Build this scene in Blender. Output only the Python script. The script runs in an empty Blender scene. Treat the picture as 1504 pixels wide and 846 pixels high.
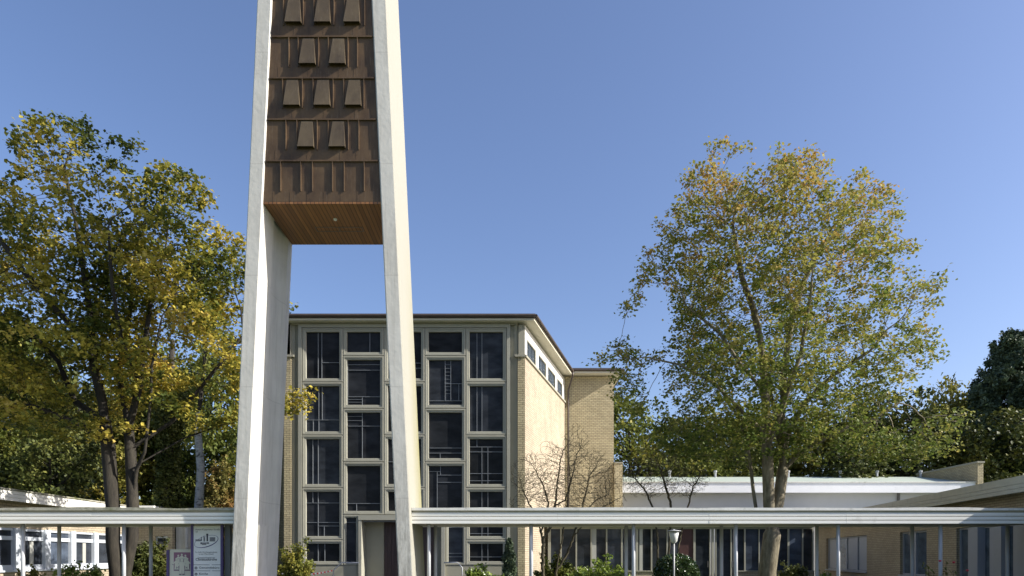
import bpy, math, random
import numpy as np
from mathutils import Vector, kdtree, noise
SC = bpy.context.scene
COL = SC.collection
F = 1010.0; VX = 752.0; HY = 815.0; EYE = 1.6

def PX(x, D): return (x - VX) * D / F
def PZ(y, D): return EYE + (HY - y) * D / F

# ------------------------------------------------------------------ materials
def new_mat(name):
    m = bpy.data.materials.new(name); m.use_nodes = True
    nt = m.node_tree; b = nt.nodes['Principled BSDF']
    return m, nt, b
def N(nt, t, **kw):
    n = nt.nodes.new(t)
    for k, v in kw.items():
        if k in n.inputs: n.inputs[k].default_value = v
        else: setattr(n, k, v)
    return n
def L(nt, a, b): nt.links.new(a, b)
def ramp(nt, fac, stops):
    r = nt.nodes.new('ShaderNodeValToRGB'); el = r.color_ramp.elements
    while len(el) < len(stops): el.new(0.5)
    for e, (p, c) in zip(el, stops):
        e.position = p; e.color = (c[0], c[1], c[2], 1)
    L(nt, fac, r.inputs[0]); return r.outputs[0]
def mixc(nt, fac, a, b, mode='MIX'):
    m = nt.nodes.new('ShaderNodeMix'); m.data_type = 'RGBA'; m.blend_type = mode
    if hasattr(fac, 'links'): L(nt, fac, m.inputs[0])
    else: m.inputs[0].default_value = fac
    for s, i in ((a, 6), (b, 7)):
        if hasattr(s, 'links'): L(nt, s, m.inputs[i])
        else: m.inputs[i].default_value = (s[0], s[1], s[2], 1)
    return m.outputs[2]
def pos(nt, scale=(1, 1, 1)):
    g = nt.nodes.new('ShaderNodeNewGeometry'); mp = nt.nodes.new('ShaderNodeMapping')
    mp.inputs['Scale'].default_value = scale
    L(nt, g.outputs['Position'], mp.inputs[0]); return mp.outputs[0]
def nz(nt, vec, scale, detail=4, rough=.6):
    n = nt.nodes.new('ShaderNodeTexNoise'); n.inputs['Scale'].default_value = scale
    n.inputs['Detail'].default_value = detail; n.inputs['Roughness'].default_value = rough
    L(nt, vec, n.inputs['Vector']); return n.outputs[0]
def bump(nt, b, h, strength=.3, dist=.01):
    n = nt.nodes.new('ShaderNodeBump'); n.inputs['Strength'].default_value = strength
    n.inputs['Distance'].default_value = dist; L(nt, h, n.inputs['Height']); L(nt, n.outputs[0], b.inputs['Normal'])
def painted(name, c, rough=.6, var=.12, dirt=.15, streak=True, bs=.25, scale=1.5, dirtc=(.25, .22, .17), thr=.55):
    m, nt, b = new_mat(name)
    p = pos(nt); n1 = nz(nt, p, scale, 6)
    lo = tuple(v * (1 - var) for v in c); hi = tuple(min(1, v * (1 + var * .5)) for v in c)
    col = ramp(nt, n1, [(.3, lo), (.7, hi)])
    p2 = pos(nt, (3, 3, .35)) if streak else pos(nt)
    n2 = nz(nt, p2, 1.6, 8, .7)
    f = ramp(nt, n2, [(thr, (0, 0, 0)), (thr + .22, (dirt,) * 3)])
    L(nt, mixc(nt, f, col, dirtc), b.inputs['Base Color'])
    b.inputs['Roughness'].default_value = rough
    n3 = nz(nt, p, 45, 4); bump(nt, b, n3, bs, .01)
    return m
def brick_mat(name, c1, c2, mortar, row=.11, w=.26, ms=.012):
    m, nt, b = new_mat(name)
    g = nt.nodes.new('ShaderNodeNewGeometry')
    cr = nt.nodes.new('ShaderNodeVectorMath'); cr.operation = 'CROSS_PRODUCT'; cr.inputs[1].default_value = (0, 0, 1)
    L(nt, g.outputs['True Normal'], cr.inputs[0])
    dt = nt.nodes.new('ShaderNodeVectorMath'); dt.operation = 'DOT_PRODUCT'
    L(nt, cr.outputs[0], dt.inputs[0]); L(nt, g.outputs['Position'], dt.inputs[1])
    sp = nt.nodes.new('ShaderNodeSeparateXYZ'); L(nt, g.outputs['Position'], sp.inputs[0])
    cb = nt.nodes.new('ShaderNodeCombineXYZ'); L(nt, dt.outputs['Value'], cb.inputs[0]); L(nt, sp.outputs[2], cb.inputs[1])
    br = nt.nodes.new('ShaderNodeTexBrick'); L(nt, cb.outputs[0], br.inputs['Vector'])
    br.inputs['Scale'].default_value = 1; br.inputs['Brick Width'].default_value = w; br.inputs['Row Height'].default_value = row
    br.inputs['Mortar Size'].default_value = ms; br.inputs['Mortar Smooth'].default_value = .2
    br.inputs['Color1'].default_value = (*c1, 1); br.inputs['Color2'].default_value = (*c2, 1); br.inputs['Mortar'].default_value = (*mortar, 1)
    br.inputs['Bias'].default_value = -.1
    n = nz(nt, pos(nt), .8, 6)
    tint = ramp(nt, n, [(.3, (.82, .8, .78)), (.7, (1.08, 1.06, 1.02))])
    L(nt, mixc(nt, 1.0, br.outputs['Color'], tint, 'MULTIPLY'), b.inputs['Base Color'])
    inv = nt.nodes.new('ShaderNodeMath'); inv.operation = 'SUBTRACT'; inv.inputs[0].default_value = 1; L(nt, br.outputs['Fac'], inv.inputs[1])
    bump(nt, b, inv.outputs[0], .8, .015); b.inputs['Roughness'].default_value = .85
    return m
M = {}
M['concrete'] = painted('painted_concrete', (.60, .585, .54), .7, .14, .5, True, .55, 1.1, (.30, .28, .22), .50)
def leg_material():
    m, nt, b = new_mat('tower_leg_paint')
    p = pos(nt); n1 = nz(nt, p, 1.3, 7)
    base = ramp(nt, n1, [(.3, (.55, .53, .475)), (.7, (.64, .62, .56))])
    st = nz(nt, pos(nt, (5, 5, .25)), 1.4, 9, .72)
    f = ramp(nt, st, [(.5, (0, 0, 0)), (.72, (.55,) * 3)])
    c = mixc(nt, f, base, (.36, .34, .29))
    # green-yellow algae on the lower back part of faces
    sp = nt.nodes.new('ShaderNodeSeparateXYZ'); L(nt, p, sp.inputs[0])
    mr = nt.nodes.new('ShaderNodeMapRange'); mr.inputs[1].default_value = 20.9; mr.inputs[2].default_value = 22.7; L(nt, sp.outputs[1], mr.inputs[0])
    mz = nt.nodes.new('ShaderNodeMapRange'); mz.inputs[1].default_value = 12; mz.inputs[2].default_value = 5; L(nt, sp.outputs[2], mz.inputs[0])
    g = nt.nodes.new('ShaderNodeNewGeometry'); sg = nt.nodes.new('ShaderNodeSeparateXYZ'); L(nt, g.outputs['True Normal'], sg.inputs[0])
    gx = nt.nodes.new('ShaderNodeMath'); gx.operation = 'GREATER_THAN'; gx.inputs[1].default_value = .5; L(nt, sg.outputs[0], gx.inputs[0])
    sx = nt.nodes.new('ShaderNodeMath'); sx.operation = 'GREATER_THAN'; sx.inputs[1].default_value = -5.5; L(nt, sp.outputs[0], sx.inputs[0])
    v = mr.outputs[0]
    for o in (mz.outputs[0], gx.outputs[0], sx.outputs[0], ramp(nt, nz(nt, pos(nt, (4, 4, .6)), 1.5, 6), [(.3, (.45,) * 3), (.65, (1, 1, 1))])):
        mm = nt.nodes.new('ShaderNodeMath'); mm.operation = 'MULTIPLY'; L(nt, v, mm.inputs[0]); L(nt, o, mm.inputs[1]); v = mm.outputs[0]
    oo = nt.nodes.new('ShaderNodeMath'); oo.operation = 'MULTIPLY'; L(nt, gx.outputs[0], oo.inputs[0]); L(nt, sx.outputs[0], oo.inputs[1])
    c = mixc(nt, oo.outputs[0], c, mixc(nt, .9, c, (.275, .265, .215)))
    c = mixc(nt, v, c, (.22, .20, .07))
    # grime low on the legs
    mg = nt.nodes.new('ShaderNodeMapRange'); mg.inputs[1].default_value = 6; mg.inputs[2].default_value = 1.5; L(nt, sp.outputs[2], mg.inputs[0])
    gn = ramp(nt, nz(nt, pos(nt, (6, 6, .8)), 2.2, 9, .75), [(.40, (0, 0, 0)), (.60, (.8,) * 3)])
    mm = nt.nodes.new('ShaderNodeMath'); mm.operation = 'MULTIPLY'; L(nt, mg.outputs[0], mm.inputs[0]); L(nt, gn, mm.inputs[1])
    fy = nt.nodes.new('ShaderNodeMath'); fy.operation = 'LESS_THAN'; fy.inputs[1].default_value = -.5; L(nt, sg.outputs[1], fy.inputs[0])
    m2 = nt.nodes.new('ShaderNodeMath'); m2.operation = 'MULTIPLY'; L(nt, mm.outputs[0], m2.inputs[0]); L(nt, fy.outputs[0], m2.inputs[1])
    c = mixc(nt, m2.outputs[0], c, (.26, .245, .21))
    sc_ = nt.nodes.new('ShaderNodeMath'); sc_.operation = 'MULTIPLY'; sc_.inputs[1].default_value = .31; L(nt, sp.outputs[2], sc_.inputs[0])
    fr_ = nt.nodes.new('ShaderNodeMath'); fr_.operation = 'FRACT'; L(nt, sc_.outputs[0], fr_.inputs[0])
    c = mixc(nt, ramp(nt, fr_.outputs[0], [(0, (.25,) * 3), (.005, (.25,) * 3), (.01, (0, 0, 0))]), c, (.22, .20, .17))
    L(nt, c, b.inputs['Base Color']); b.inputs['Roughness'].default_value = .75
    bump(nt, b, nz(nt, p, 7, 6, .5), .28, .025)
    return m
M['leg'] = leg_material()
M['plaster'] = painted('beige_plaster', (.31, .295, .225), .8, .08, .25, True, .3, .9)
M['frame'] = painted('cast_stone_frame', (.34, .33, .265), .75, .08, .3, True, .3, 1.4)
M['white_band'] = painted('white_plaster', (.64, .62, .56), .8, .05, .1)
M['soffit'] = painted('cream_soffit', (.58, .54, .42), .7, .05, .1, False)
M['fascia'] = painted('white_fascia_paint', (.86, .84, .77), .6, .02, .6, False, .1, 4, (.33, .30, .24), .62)
M['cap'] = painted('zinc_edge_trim', (.74, .72, .66), .55, .12, .7, False, .3, 5, (.22, .21, .15), .56)
M['mossy'] = painted('mossy_edge_trim', (.42, .40, .32), .8, .3, .9, False, .6, 6, (.10, .11, .04), .46)
M['soffit_walk'] = painted('walkway_soffit', (.46, .42, .33), .7, .1, .3, False)
M['steel'] = painted('grey_steel', (.42, .43, .44), .45, .06, .3, True, .1)
M['dark_steel'] = painted('dark_steel', (.13, .13, .13), .5, .1, .2, True, .1)
M['white_frame'] = painted('white_window_paint', (.54, .58, .63), .5, .05, .12)
M['bluegrey'] = painted('bluegrey_panel', (.32, .35, .40), .5, .05, .12)
M['hallwall'] = painted('pale_hall_plaster', (.50, .51, .52), .8, .04, .1)
M['hallfascia'] = painted('clean_white_fascia', (.80, .81, .82), .5, .03, .15, False)
M['greenroof'] = painted('green_roofing', (.36, .41, .34), .8, .1, .3, False, .3, .5)
M['greyfascia'] = painted('weathered_board_fascia', (.50, .49, .42), .7, .1, .4, False, .3, 3)
M['roofbrown'] = painted('brown_copper_edge', (.07, .052, .042), .45, .2, .2, False, .2, 2)
M['brick'] = brick_mat('yellow_brick', (.50, .435, .27), (.40, .345, .21), (.17, .145, .095))
M['brick_pale'] = brick_mat('pale_brick', (.47, .40, .295), (.38, .325, .24), (.22, .185, .135), .11, .26, .01)
M['brick_small'] = brick_mat('yellow_brick_low', (.42, .37, .265), (.35, .305, .215), (.20, .17, .125), .09, .3, .011)
M['door'] = painted('dark_brown_wood', (.045, .022, .02), .5, .2, .2, True, .3)
M['redwood'] = painted('red_brown_wood', (.07, .025, .02), .5, .2, .2, True, .3)
M['bar'] = painted('pale_glazing_bar', (.20, .215, .23), .4, .04, .05, False, .05)
M['purple'] = painted('purple_paint', (.075, .05, .16), .45, .06, .1, False, .05)
M['signwhite'] = painted('sign_panel', (.70, .70, .69), .45, .02, .06, False, .03)
M['ink'] = painted('dark_ink', (.05, .05, .07), .5, 0, 0, False, 0)
M['inkgrey'] = painted('grey_ink', (.19, .19, .20), .5, 0, 0, False, 0)
M['inkblue'] = painted('navy_ink', (.04, .03, .12), .5, 0, 0, False, 0)
M['cream'] = painted('cream_paper', (.62, .60, .50), .6, .03, .05, False, 0)
M['magenta'] = painted('plum_print', (.26, .12, .19), .6, .05, .05, False, 0)
M['lampglass'] = painted('milky_lamp_glass', (.62, .64, .62), .3, .02, .05, False, 0)
M['red'] = painted('red_tape', (.6, .04, .03), .5, 0, 0, False, 0)
M['white'] = painted('white_tape', (.8, .8, .8), .5, 0, 0, False, 0)
M['rose'] = painted('red_rose', (.45, .03, .05), .6, 0, 0, False, 0)
M['paving'] = painted('concrete_paving', (.32, .31, .29), .85, .1, .3, False)
def glass(name, c=(.012, .014, .018), spec=.35, rough=.12, t=(1,1,1)):
    m, nt, b = new_mat(name)
    p = pos(nt); n = nz(nt, pos(nt, (1, 1, 2.2)), .9, 3)
    oi = nt.nodes.new('ShaderNodeObjectInfo')
    va = ramp(nt, oi.outputs['Random'], [(.2, (.75, .78, .8)), (.6, (1.1, 1.15, 1.25)), (.95, (1.9, 2.1, 2.4))])
    L(nt, mixc(nt, 1.0, ramp(nt, n, [(.35, c), (.7, tuple(v * 2.2 for v in c))]), va, 'MULTIPLY'), b.inputs['Base Color'])
    b.inputs['Roughness'].default_value = rough; b.inputs['Specular IOR Level'].default_value = spec
    bump(nt, b, nz(nt, p, .7, 2), .08, .05)
    return m
M['glass_church'] = glass('dark_church_glass', (.015, .0155, .0165), .08, .24)
M['glass'] = glass('window_glass', (.022, .025, .03), .35, .06)
M['glass_side'] = glass('clerestory_glass', (.05, .065, .08), .5, .1)
M['curtain'] = painted('pale_curtain', (.42, .42, .38), .9, .1, .1)
def copper(name, a, bb):
    m, nt, b = new_mat(name)
    n = nz(nt, pos(nt, (1, 1, .7)), 1.6, 7, .65)
    c = ramp(nt, n, [(.32, a), (.68, bb)])
    st = ramp(nt, nz(nt, pos(nt, (9, 9, .9)), 2.2, 6, .7), [(.55, (0, 0, 0)), (.75, (.3,) * 3)])
    L(nt, mixc(nt, st, c, (.30, .25, .19)), b.inputs['Base Color'])
    b.inputs['Metallic'].default_value = .0; b.inputs['Roughness'].default_value = .5; b.inputs['Specular IOR Level'].default_value = .3
    bump(nt, b, nz(nt, pos(nt), 4, 3), .12, .03)
    return m
M['copper'] = copper('brown_copper', (.064, .040, .023), (.13, .083, .043))
M['hood'] = copper('weathered_copper_hood', (.07, .052, .034), (.13, .098, .058))
def woodsoffit():
    m, nt, b = new_mat('boarded_wood')
    sp = nt.nodes.new('ShaderNodeSeparateXYZ'); L(nt, pos(nt), sp.inputs[0])
    a = nt.nodes.new('ShaderNodeMath'); a.operation = 'FRACT'
    s = nt.nodes.new('ShaderNodeMath'); s.operation = 'MULTIPLY'; s.inputs[1].default_value = 8.2
    L(nt, sp.outputs[0], s.inputs[0]); L(nt, s.outputs[0], a.inputs[0])
    fl = nt.nodes.new('ShaderNodeMath'); fl.operation = 'FLOOR'; L(nt, s.outputs[0], fl.inputs[0])
    wn = nt.nodes.new('ShaderNodeTexWhiteNoise'); wn.noise_dimensions = '1D'; L(nt, fl.outputs[0], wn.inputs['W'])
    c = ramp(nt, wn.outputs[0], [(0, (.22, .095, .03)), (1, (.34, .155, .05))])
    gr = ramp(nt, nz(nt, pos(nt, (30, 1.2, 1)), 1.5, 6), [(.3, (.75,) * 3), (.7, (1.1,) * 3)])
    c = mixc(nt, 1.0, c, gr, 'MULTIPLY')
    j = ramp(nt, a.outputs[0], [(0.0, (1, 1, 1)), (.1, (1, 1, 1)), (.14, (0, 0, 0))])
    L(nt, mixc(nt, j, c, (.02, .01, .005)), b.inputs['Base Color'])
    b.inputs['Roughness'].default_value = .45
    return m
M['woodsoffit'] = woodsoffit()
def bark(name, a, bb, birch=False):
    m, nt, b = new_mat(name)
    n = nz(nt, pos(nt, (1, 1, .25) if not birch else (1, 1, 2.2)), 7 if not birch else 3, 8, .7)
    st = [(.35, a), (.65, bb)] if not birch else [(.36, (.03, .03, .03)), (.46, (.45, .45, .43)), (.7, (.6, .6, .58))]
    L(nt, ramp(nt, n, st), b.inputs['Base Color']); b.inputs['Roughness'].default_value = .9
    bump(nt, b, n, .7, .04)
    return m
M['bark'] = bark('maple_bark', (.06, .052, .035), (.17, .15, .10))
M['bark_light'] = bark('patchy_grey_bark', (.075, .062, .035), (.25, .215, .14))
M['bark_dark'] = bark('dark_bark', (.014, .011, .008), (.045, .038, .026))
M['bark_moss'] = bark('mossy_twig_bark', (.03, .026, .015), (.085, .07, .035))
M['birch'] = bark('birch_bark', None, None, True)
def leafmat(name, cols, nscale=.5, transl=.34, spec=.22, rough=.55, patch=None):
    m, nt, b = new_mat(name)
    g = nt.nodes.new('ShaderNodeNewGeometry')
    n = nz(nt, pos(nt), nscale, 3)
    mx = nt.nodes.new('ShaderNodeMath'); mx.operation = 'MULTIPLY_ADD'; mx.inputs[1].default_value = .34
    L(nt, g.outputs['Random Per Island'], mx.inputs[0])
    ml = nt.nodes.new('ShaderNodeMath'); ml.operation = 'MULTIPLY_ADD'; ml.inputs[1].default_value = 1.7; ml.inputs[2].default_value = -.52
    L(nt, n, ml.inputs[0]); last = ml.outputs[0]
    if patch:
        sp = nt.nodes.new('ShaderNodeSeparateXYZ'); L(nt, g.outputs['Position'], sp.inputs[0])
        mr = nt.nodes.new('ShaderNodeMapRange'); L(nt, sp.outputs[2], mr.inputs[0])
        for i_, v_ in enumerate(patch): mr.inputs[i_ + 1].default_value = v_
        ad = nt.nodes.new('ShaderNodeMath'); ad.operation = 'ADD'; L(nt, last, ad.inputs[0]); L(nt, mr.outputs[0], ad.inputs[1]); last = ad.outputs[0]
    L(nt, last, mx.inputs[2])
    c = ramp(nt, mx.outputs[0], cols)
    L(nt, c, b.inputs['Base Color']); b.inputs['Roughness'].default_value = rough; b.inputs['Specular IOR Level'].default_value = spec
    t = nt.nodes.new('ShaderNodeBsdfTranslucent'); L(nt, c, t.inputs[0])
    ms = nt.nodes.new('ShaderNodeMixShader'); ms.inputs[0].default_value = transl
    L(nt, b.outputs[0], ms.inputs[1]); L(nt, t.outputs[0], ms.inputs[2])
    L(nt, ms.outputs[0], nt.nodes['Material Output'].inputs[0])
    return m
M['leaf_right'] = leafmat('autumn_maple_leaves', [(.05, (.065, .10, .022)), (.36, (.14, .18, .035)), (.6, (.28, .28, .06)), (.84, (.42, .35, .10)), (.98, (.46, .28, .08))], 1.1, patch=(6, 16, -.13, .27))
M['leaf_left'] = leafmat('turning_maple_leaves', [(.06, (.045, .065, .018)), (.38, (.11, .135, .028)), (.54, (.28, .25, .04)), (.74, (.56, .46, .08)), (.98, (.60, .42, .12))], .38, patch=(16, 18, .07, -.2))
M['leaf_green'] = leafmat('green_leaves', [(.1, (.06, .08, .018)), (.5, (.13, .155, .032)), (.9, (.32, .28, .05))])
M['leaf_dark'] = leafmat('dark_green_leaves', [(.1, (.03, .042, .012)), (.5, (.075, .09, .022)), (.9, (.18, .18, .045))], .5, .15)
M['leaf_yellow'] = leafmat('yellowing_leaves', [(.1, (.08, .10, .02)), (.5, (.20, .19, .04)), (.9, (.34, .27, .05))])
M['leaf_pale'] = leafmat('pale_birch_leaves', [(.1, (.14, .15, .05)), (.5, (.26, .25, .09)), (.9, (.38, .35, .15))])
M['leaf_orange'] = leafmat('orange_leaves', [(.1, (.10, .11, .03)), (.45, (.21, .18, .05)), (.9, (.34, .19, .07))])
M['leaf_rhodo'] = leafmat('glossy_light_leaves', [(.1, (.10, .15, .025)), (.5, (.19, .26, .045)), (.9, (.32, .38, .08))], 1.2, .3, .6, .3)
M['leaf_holly'] = leafmat('glossy_dark_leaves', [(.1, (.03, .055, .018)), (.5, (.055, .09, .03)), (.9, (.10, .14, .05))], 1.2, .1, .8, .22)
M['needle'] = leafmat('pine_needles', [(.1, (.04, .06, .035)), (.5, (.08, .11, .06)), (.9, (.15, .18, .09))], .4, .1)
def grassmat():
    m, nt, b = new_mat('short_grass')
    n = nz(nt, pos(nt), .6, 8); L(nt, ramp(nt, n, [(.3, (.04, .06, .015)), (.7, (.09, .12, .03))]), b.inputs['Base Color'])
    b.inputs['Roughness'].default_value = .9; bump(nt, b, nz(nt, pos(nt), 30, 4), .6, .03); return m
M['grass'] = grassmat()

# ------------------------------------------------------------------ mesh helpers
class MB:
    def __init__(s): s.v = []; s.f = []
    def quad(s, *p):
        i = len(s.v); s.v += [tuple(q) for q in p]; s.f.append(tuple(range(i, i + len(p)))); return s
    def hexa(s, p):          # 8 points: bottom 4 (ccw), top 4
        i = len(s.v); s.v += [tuple(q) for q in p]
        for f in ((3, 2, 1, 0), (4, 5, 6, 7), (0, 1, 5, 4), (1, 2, 6, 5), (2, 3, 7, 6), (3, 0, 4, 7)): s.f.append(tuple(i + k for k in f))
        return s
    def box(s, x0, x1, y0, y1, z0, z1):
        return s.hexa([(x0, y0, z0), (x1, y0, z0), (x1, y1, z0), (x0, y1, z0), (x0, y0, z1), (x1, y0, z1), (x1, y1, z1), (x0, y1, z1)])
    def prism(s, poly, z0, z1):
        i = len(s.v); n = len(poly)
        s.v += [(x, y, z0) for x, y in poly] + [(x, y, z1) for x, y in poly]
        s.f.append(tuple(i + k for k in reversed(range(n)))); s.f.append(tuple(i + n + k for k in range(n)))
        for k in range(n): s.f.append((i + k, i + (k + 1) % n, i + n + (k + 1) % n, i + n + k))
        return s
    def obox(s, o, ux, x0, x1, t0, t1, z0, z1):
        """box in a rotated plan frame: o origin (x,y), ux unit along, normal = right-hand perpendicular"""
        un = (-ux[1], ux[0])
        def P(a, t, z): return (o[0] + ux[0] * a + un[0] * t, o[1] + ux[1] * a + un[1] * t, z)
        return s.hexa([P(x0, t0, z0), P(x1, t0, z0), P(x1, t1, z0), P(x0, t1, z0), P(x0, t0, z1), P(x1, t0, z1), P(x1, t1, z1), P(x0, t1, z1)])
    def tube(s, pts, rad, n=8, cap=True):
        pts = [Vector(p) for p in pts]
        if not hasattr(rad, '__len__'): rad = [rad] * len(pts)
        i0 = len(s.v); prev = None
        for k, p in enumerate(pts):
            d = (pts[min(k + 1, len(pts) - 1)] - pts[max(k - 1, 0)]).normalized()
            if prev is None:
                a = Vector((1, 0, 0)) if abs(d.x) < .8 else Vector((0, 1, 0)); u = d.cross(a).normalized()
            else:
                u = (prev - d * prev.dot(d)); u = u.normalized() if u.length > 1e-6 else d.orthogonal().normalized()
            prev = u; w = d.cross(u)
            for j in range(n):
                a = 2 * math.pi * j / n; q = p + (u * math.cos(a) + w * math.sin(a)) * rad[k]; s.v.append(tuple(q))
        for k in range(len(pts) - 1):
            for j in range(n):
                a = i0 + k * n + j; b = i0 + k * n + (j + 1) % n
                s.f.append((a, b, b + n, a + n))
        if cap:
            s.f.append(tuple(i0 + j for j in reversed(range(n)))); e = i0 + (len(pts) - 1) * n; s.f.append(tuple(e + j for j in range(n)))
        return s
    def lathe(s, cx, cy, prof, n=20):
        i0 = len(s.v)
        for r, z in prof:
            for j in range(n):
                a = 2 * math.pi * j / n; s.v.append((cx + r * math.cos(a), cy + r * math.sin(a), z))
        for k in range(len(prof) - 1):
            for j in range(n):
                a = i0 + k * n + j; b = i0 + k * n + (j + 1) % n; s.f.append((a, b, b + n, a + n))
        return s
    def build(s, name, mat, parent=None, bevel=0, smooth=False):
        me = bpy.data.meshes.new(name); me.from_pydata(s.v, [], s.f); me.materials.append(M[mat] if isinstance(mat, str) else mat)
        if smooth:
            for p in me.polygons: p.use_smooth = True
        me.update()
        o = bpy.data.objects.new(name, me); COL.objects.link(o)
        if parent: o.parent = parent; o.matrix_parent_inverse = Matrix_inv(parent)
        if bevel:
            b = o.modifiers.new('bevel', 'BEVEL'); b.width = bevel; b.segments = 1; b.limit_method = 'ANGLE'
        return o
from mathutils import Matrix
def Matrix_inv(parent):
    # every mesh is written in world coordinates; only empties carry a location
    return Matrix.Translation(-parent.location) if parent.type == 'EMPTY' else Matrix()
def thing(name, label, cat, loc, group=None):
    o = bpy.data.objects.new(name, None); o.empty_display_size = .3; COL.objects.link(o); o.location = loc
    o['label'] = label; o['category'] = cat
    if group: o['group'] = group
    return o
def tag(o, label, cat, group=None):
    o['label'] = label; o['category'] = cat
    if group: o['group'] = group
    return o
def struct(o): o['kind'] = 'structure'; return o
def text(body, x, y, z, size, mat, parent, align='LEFT', name='lettering', bold=0.0):
    cu = bpy.data.curves.new(name, 'FONT'); cu.body = body; cu.size = size; cu.align_x = align; cu.extrude = .0008; cu.offset = bold
    ob = bpy.data.objects.new('tmp', cu); COL.objects.link(ob)
    dg = bpy.context.evaluated_depsgraph_get(); me = bpy.data.meshes.new_from_object(ob.evaluated_get(dg))
    bpy.data.objects.remove(ob)
    me.transform(Matrix.Translation((x, y, z)) @ Matrix.Rotation(math.pi / 2, 4, 'X')); me.materials.clear(); me.materials.append(M[mat])
    o = bpy.data.objects.new(name, me); COL.objects.link(o); o.parent = parent; o.matrix_parent_inverse = Matrix_inv(parent)
    return o

# ------------------------------------------------------------------ ground
struct(MB().quad((-600, -600, 0), (600, -600, 0), (600, 900, 0), (-600, 900, 0)).build('ground', 'grass'))
struct(MB().box(-24, 16.2, 19.9, 23.2, -.1, .03).build('path', 'paving'))
struct(MB().box(-8.5, -1.5, 23.2, 34.3, -.1, .028).build('forecourt', 'paving'))

# ------------------------------------------------------------------ bell tower
TD = 19.89; TB = TD + 2.72; TC = -5.507
def oh(z): return 2.686 - .0462 * z
def ih(z): return oh(z) - .43
ZT = 22.6
tower = thing('bell_tower', 'tall bell tower of two leaning white concrete legs with brown copper belfry between them', 'bell tower', (TC, 21.3, 0))
def leg(sgn):
    # plan profile, (offset from inner face outward [0..w], depth)
    w = .43
    prof = [(0.035, 0), (w - .03, 0), (w, .03), (w, 2.69), (w - .03, 2.72), (0.03, 2.72), (0, 2.69), (0, 2.30), (.05, 2.18), (.11, 1.95), (.13, 1.6), (.11, 1.3), (.05, 1.08), (0, .98), (0, .035)]
    mb = MB(); zs = [0, 2.55, 4, 6, 8, 10, 11.7, 14, 17, 20, ZT]
    n = len(prof)
    for z in zs:
        for o, d in prof: mb.v.append((TC + sgn * (ih(z) + o), TD + d, z))
    for k in range(len(zs) - 1):
        for j in range(n):
            a = k * n + j; b = k * n + (j + 1) % n
            mb.f.append((a, b, b + n, a + n) if sgn > 0 else (b, a, a + n, b + n))
    mb.f.append(tuple(range(n))); mb.f.append(tuple((len(zs) - 1) * n + j for j in range(n)))
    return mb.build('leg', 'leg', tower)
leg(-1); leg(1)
# walkway ends inside the left leg's inner side: lower reveal block
b = MB(); z0, z1 = 0, 2.5
b.hexa([(TC - ih(0) - .01, TD + .80, 0), (TC - ih(0) + .06, TD + .80, 0), (TC - ih(0) + .06, TD + 1.6, 0), (TC - ih(0) - .01, TD + 1.6, 0),
        (TC - ih(2.5) - .01, TD + .80, 2.5), (TC - ih(2.5) + .06, TD + .80, 2.5), (TC - ih(2.5) + .06, TD + 1.6, 2.5), (TC - ih(2.5) - .01, TD + 1.6, 2.5)])
b.build('plinth_block', 'concrete', tower)
PD = TD + .048     # cladding plane
ZS = 11.84; PITCH = 1.2
def trap(mb, z0, z1, y0, y1, e=.012):
    a0, a1 = ih(z0) + e, ih(z1) + e
    return mb.hexa([(TC - a0, y0, z0), (TC + a0, y0, z0), (TC + a0, y1, z0), (TC - a0, y1, z0), (TC - a1, y0, z1), (TC + a1, y0, z1), (TC + a1, y1, z1), (TC - a1, y1, z1)])
belf = trap(MB(), ZS + .02, ZT - .02, PD + .012, TB - .04).build('belfry', 'copper', tower)
trap(MB(), ZT + .002, ZT + .2, TD - .02, TB + .02, .45).build('top_slab', 'concrete', tower)
def xs(px, y): return PX(px, PD)     # px measured near the plane
rows_seams = {0: [412.3, 441.9, 459, 488.4, 505.6, 535], 2: [415.2, 444.3, 459.9, 489.4, 504.8, 534.4],
              1: [420, 436.2, 466, 482.2, 511.6, 527], 3: [424.4, 438.1, 467.9, 482.4, 511.2, 525]}
rows_hoods = {0: [], 2: [(429.3, 429.6), (473.9, 474.6), (519.4, 520.6)], 1: [(450, 451), (495.8, 497)], 3: [(452.3, 453), (496.2, 497.2)], 4: [(431.5, 432.3), (474.4, 475.3), (517.4, 518.6)]}
rows_seams[4] = [s + 1.2 for s in rows_seams[2]]
for k in range(5, 9):
    rows_hoods[k] = rows_hoods[3 if k % 2 else 4]; rows_seams[k] = rows_seams[3 if k % 2 else 4]
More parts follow.
